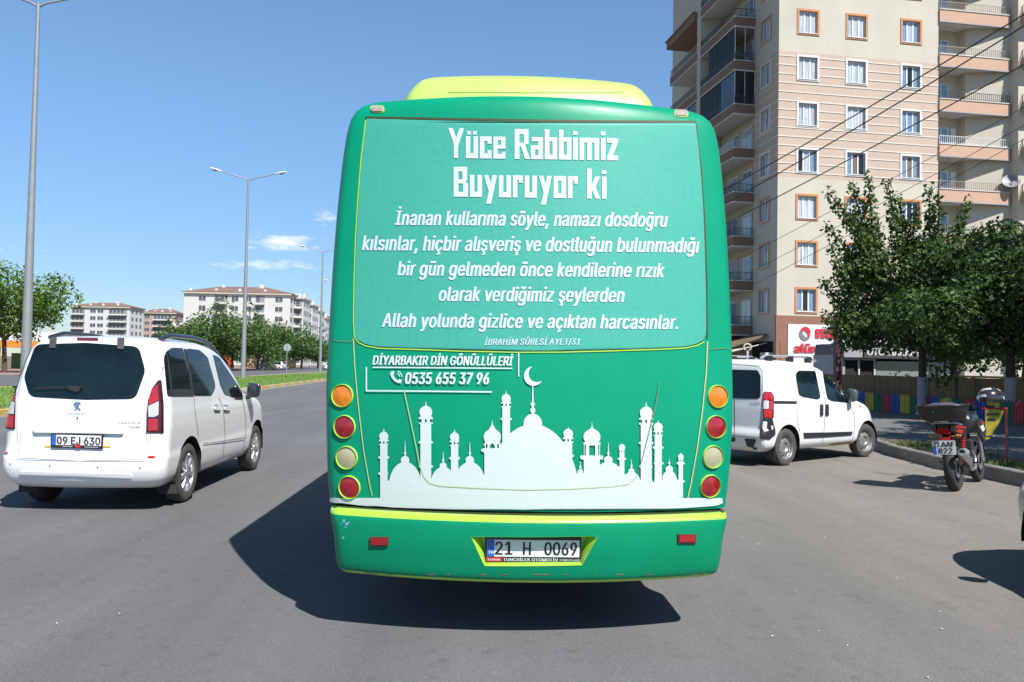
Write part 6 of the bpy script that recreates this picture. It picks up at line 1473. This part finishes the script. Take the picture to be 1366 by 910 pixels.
pl = part('license_plate', PLATE_W, mc, lambda g: g.box(-.135, .135, -.39, -.38, .50, .68))
pm_ = lambda a, b: (Vector((a, -.39, b)), Vector((0, -1, 0)))
part('country_band', PLATE_B, pl, lambda g: g.box(-.133, -.09, -.394, -.3905, .502, .60))
part('plate_lettering', INK, pl, lambda g: (lettering(g, '21', -.115, -.045, .665, .60, pm_, .004, dirn=1, bold=.03), lettering(g, 'AAF', -.025, .125, .665, .60, pm_, .004, dirn=1, bold=.03), lettering(g, '822', -.065, .095, .582, .517, pm_, .004, dirn=1, bold=.03)), recalc=False, kind='stuff')
part('number_light', BRED, mc, lambda g: g.box(-.07, .07, -.375, -.34, .685, .72))
part('tail_light', RED_LENS, mc, lambda g: g.prism([(-.085, .76), (.085, .76), (.065, .84), (-.065, .84)], lambda a, b: (a, -.36, b), (0, .05, 0)))
for sg in (-1, 1): part('indicator', mat('amber_small', (.5, .2, .02)), mc, lambda g: (g.tube([(sg*.05, -.30, .73), (sg*.14, -.31, .735)], .01, 5), g.lathe([(-.03, .001), (-.02, .022), (.03, .018), (.04, .001)], 10, 'X', Matrix.Translation((sg*.16, -.31, .735)))))
def seat(g):
    for (y0, y1, z0, z1, z2, w0, w1) in ((-.34, .30, .80, .90, .87, .075, .135), (.30, .62, .76, .87, .84, .135, .10)):
        g.add([(-w0, y0, z1), (w0, y0, z1), (w1, y1, z2), (-w1, y1, z2), (-w0*.8, y0, z0), (w0*.8, y0, z0), (w1*.9, y1, z0), (-w1*.9, y1, z0)], [(0, 1, 2, 3), (4, 7, 6, 5), (0, 4, 5, 1), (1, 5, 6, 2), (2, 6, 7, 3), (3, 7, 4, 0)])
part('seat', BL, mc, seat)
for sg in (-1, 1): part('tail_stripe', BRED, mc, lambda g: poly_x(g, [(-.30, .845), (.26, .80), (.26, .825), (-.30, .865)], sg*.131, sg*.137)); part('tail_cowl', BL, mc, lambda g: poly_x(g, [(-.36, .80), (-.10, .74), (.28, .66), (.34, .80), (.1, .86), (-.34, .88)], sg*.085, sg*.13)); part('side_panel', BRED, mc, lambda g: poly_x(g, [(-.25, .78), (-.05, .75), (.1, .77), (-.1, .82)], sg*.131, sg*.14))
part('grab_rail', BSIL, mc, lambda g: g.tube([(-.13, .05, .86), (-.14, -.28, .90), (-.06, -.40, .91), (.06, -.40, .91), (.14, -.28, .90), (.13, .05, .86)], .013, 8), smooth=60)
# fuel tank, shoulders
tk = loft([(.72, .10, .50, .98), (.80, .155, .48, 1.02), (.90, .165, .47, 1.04), (.97, .14, .50, 1.02), (1.02, .09, .56, .96)], (.03, .08, .6), (.04, .1, .5), dz=.03, dy=.06, nu=8, crown=.01); tk.build('fuel_tank', BL, mc, smooth=60)
for sg in (-1, 1): part('tank_shroud', BL, mc, lambda g: poly_x(g, [(.62, .84), (.98, .90), (1.12, .74), (.98, .58), (.80, .70)], sg*.15, sg*.20)); part('shroud_trim', WHITE, mc, lambda g: poly_x(g, [(.74, .80), (.94, .82), (1.0, .75), (.86, .73)], sg*.201, sg*.207)); part('shroud_trim', BRED, mc, lambda g: poly_x(g, [(.80, .85), (.97, .88), (1.03, .83), (.9, .83)], sg*.201, sg*.206))
part('frame', BL, mc, lambda g: (g.tube([(0, .22, .72), (0, .30, .45), (.0, .38, .30), (0, .70, .26), (0, .86, .40), (0, 1.0, .92)], .025, 8), g.tube([(.09, .28, .34), (.09, 0, .30)], .022, 8), g.tube([(-.09, .28, .34), (-.09, 0, .30)], .022, 8), g.tube([(.07, .25, .7), (.06, -.2, .8)], .014, 6), g.tube([(-.07, .25, .7), (-.06, -.2, .8)], .014, 6)), smooth=60)
part('engine', mat('engine_grey', (.12, .12, .125), .45, metal=.5), mc, lambda g: (g.lathe([(-.13, .02), (-.12, .12), (.12, .12), (.13, .02)], 18, 'X', Matrix.Translation((0, .50, .36))), [g.box(-.10, .10, .60, .78, .40+.03*i, .415+.03*i) for i in range(8)], g.box(-.07, .07, .62, .76, .38, .64)))
for sg in (-1, 1):
    def shock(g):
        A, B = Vector((sg*.115, .02, .36)), Vector((sg*.115, .16, .72)); g.tube([A, A.lerp(B, .2)], .018, 8); pts = []
        d = (B-A); u_ = d.normalized().orthogonal().normalized(); v_ = d.normalized().cross(u_)
        g.tube([A.lerp(B, .15+.75*k/56) + (u_*cos(k*.9)+v_*sin(k*.9))*.026 for k in range(57)], .0065, 5); g.tube([A, B], .011, 6)
    part('shock_absorber', BRED, mc, shock)
part('muffler', BSIL, mc, lambda g: g.tube([(.14, .28, .34), (.165, .10, .40), (.18, -.05, .45), (.19, -.30, .52), (.19, -.32, .525)], [.03, .05, .065, .06, .045], 12), smooth=50)
part('muffler_tip', DARK, mc, lambda g: g.lathe([(-.322, .001), (-.322, .035)], 12, 'Y', Matrix.Translation((.19, 0, .525))))
part('muffler_shield', CHROME, mc, lambda g: g.tube([(.196, -.02, .46), (.20, -.24, .515)], [.062, .06], 10), smooth=50)
part('exhaust_pipe', BSIL, mc, lambda g: g.tube([(.05, .80, .50), (.08, .88, .36), (.10, .75, .24), (.12, .45, .24), (.14, .28, .34)], .02, 8), smooth=60)
part('side_stand', BL, mc, lambda g: g.tube([(-.10, .42, .28), (-.22, .46, .03)], .012, 6))
part('foot_peg', BL, mc, lambda g: (g.tube([(.08, .32, .34), (.24, .32, .35)], .012, 6), g.tube([(-.08, .32, .34), (-.24, .32, .35)], .012, 6), g.tube([(.1, .05, .45), (.22, .05, .46)], .012, 6)))
# front end
for sg in (-1, 1): part('fork_leg', BSIL, mc, lambda g: g.tube([(sg*.085, 1.30, .295), (sg*.085, 1.20, .60), (sg*.085, 1.07, 1.0)], [.026, .026, .019], 8), smooth=60)
part('front_mudguard', BL, mc, lambda g: [g.add([(x, 1.30+.325*cos(a), .295+.325*sin(a)) for a in (q, q+.3) for x in (-.06, .06)], [(0, 1, 3, 2)]) for q in [.3+.3*i for i in range(7)]], recalc=False)
part('headlight_unit', BL, mc, lambda g: g.lathe([(1.08, .001), (1.09, .09), (1.18, .10), (1.22, .08), (1.225, .001)], 16, 'Y', Matrix.Translation((0, 0, .92)))); part('instrument', BL, mc, lambda g: g.box(-.08, .08, 1.02, 1.10, 1.02, 1.10))
part('handlebar', BL, mc, lambda g: g.tube([(-.36, .90, 1.06), (-.24, .95, 1.07), (-.10, 1.03, 1.03), (.10, 1.03, 1.03), (.24, .95, 1.07), (.36, .90, 1.06)], .012, 8), smooth=60)
for sg in (-1, 1): part('grip', RUBBER, mc, lambda g: g.tube([(sg*.25, .945, 1.07), (sg*.37, .895, 1.06)], .018, 8)); part('brake_lever', BSIL, mc, lambda g: g.tube([(sg*.20, 1.0, 1.07), (sg*.35, .98, 1.05)], .006, 5))
for sg in (-1, 1): part('mirror', BL, mc, lambda g: (g.tube([(sg*.22, .96, 1.08), (sg*.27, .98, 1.22)], .007, 5), g.lathe([(-.01, .001), (-.01, .055), (.012, .05), (.02, .001)], 14, 'Y', Matrix.Translation((sg*.29, .98, 1.25)) @ Matrix.Diagonal((1.3, 1, .8, 1)))))
# open luggage tub on the rear carrier: flared walls with thickness
def tub(g):
    def ring(w_, d0, d1, z): return [Vector((a*w_, (d0+d1)/2 + b*(d1-d0)/2, z)) for a, b in [(cos(t)*(abs(cos(t))**-.5 if abs(cos(t)) > .01 else 1)*.98, sin(t)*(abs(sin(t))**-.5 if abs(sin(t)) > .01 else 1)*.98) for t in [2*pi*k/36+.02 for k in range(36)]]]
    R_ = [ring(.19, -.46, -.10, .93), ring(.24, -.52, -.05, .96), ring(.285, -.57, -.0, 1.07), ring(.30, -.585, .01, 1.12), ring(.308, -.593, .018, 1.125), ring(.300, -.585, .010, 1.14), ring(.285, -.57, -.005, 1.125), ring(.235, -.52, -.05, .99), ring(.18, -.45, -.1, .97)]
    n = 36; vs = [p for r in R_ for p in r]; g.add(vs, [(i*n+k, i*n+(k+1) % n, (i+1)*n+(k+1) % n, (i+1)*n+k) for i in range(8) for k in range(n)] + [tuple(range(n-1, -1, -1)), tuple(range(8*n, 9*n))])
part('luggage_tub', TUB, mc, tub, smooth=50)
part('tub_lining', LINING, mc, lambda g: g.lathe([(1.16, .001), (1.165, .10), (1.13, .19), (1.09, .22)], 24, 'Z', Matrix.Translation((0, -.28, 0)) @ Matrix.Diagonal((1.1, 1.12, 1, 1))), smooth=60)
for sg in (-1, 1): part('tub_latch', DKRED_LENS, mc, lambda g: g.box(sg*.26-.02, sg*.26+.02, -.16, -.10, 1.125, 1.15))
part('tub_lock', CHROME, mc, lambda g: g.lathe([(-.012, .001), (-.012, .012), (.0, .014)], 12, 'Y', Matrix.Translation((-.04, -.575, 1.06))))
part('carrier', BL, mc, lambda g: (g.tube([(-.1, .05, .88), (-.12, -.42, .92)], .012, 6), g.tube([(.1, .05, .88), (.12, -.42, .92)], .012, 6)))
# helmet hanging on the right hand bar
hc = mc.matrix_basis @ Vector((.33, .93, 1.19))
he = thing('helmet', 'black and silver helmet with red trim resting on the motorcycle right handlebar', 'helmet', hc, -radians(75))
def shell(g):
    n, m_ = 28, 14; vs = []
    for i in range(m_+1):
        t_ = pi*.62*i/m_ + .02
        for k in range(n):
            a = 2*pi*k/n; r = .155*sin(t_)*(1 if t_ < pi/2 else 1-.10*(t_-pi/2)); vs.append((r*cos(a)*.92, r*sin(a)*1.18, .145*cos(t_)+.0))
    g.add(vs, [(i*n+k, i*n+(k+1) % n, (i+1)*n+(k+1) % n, (i+1)*n+k) for i in range(m_) for k in range(n)] + [tuple(range(n))])
part('shell', mat('helmet_black', (.03, .03, .034), .2, coat=.8), he, shell, smooth=60)
def band(g, a0, a1, t0, t1, r=.159):
    for k in range(10):
        for j in range(3):
            P = []
            for (ka, kt) in ((k, j), (k+1, j), (k+1, j+1), (k, j+1)):
                a = a0+(a1-a0)*ka/10; t_ = t0+(t1-t0)*kt/3 + .12*sin(ka*.5); P.append((r*sin(t_)*cos(a)*.925, r*sin(t_)*sin(a)*1.19, .149*cos(t_)))
            g.add(P, [(0, 1, 2, 3)])
for a in (.3, 3.4): part('shell_stripe', mat('helmet_silver', (.55, .58, .58), .2, coat=.8), he, lambda g: band(g, a, a+2.3, .45, .80)); part('shell_stripe', BRED, he, lambda g: band(g, a+.2, a+1.6, .95, 1.05)); part('shell_stripe', mat('helmet_silver', (.55, .58, .58)), he, lambda g: band(g, a+.1, a+1.9, 1.35, 1.6))
part('visor', GLASS, he, lambda g: band(g, pi/2-.9, pi/2+.9, 1.05, 1.5, .164), smooth=60)
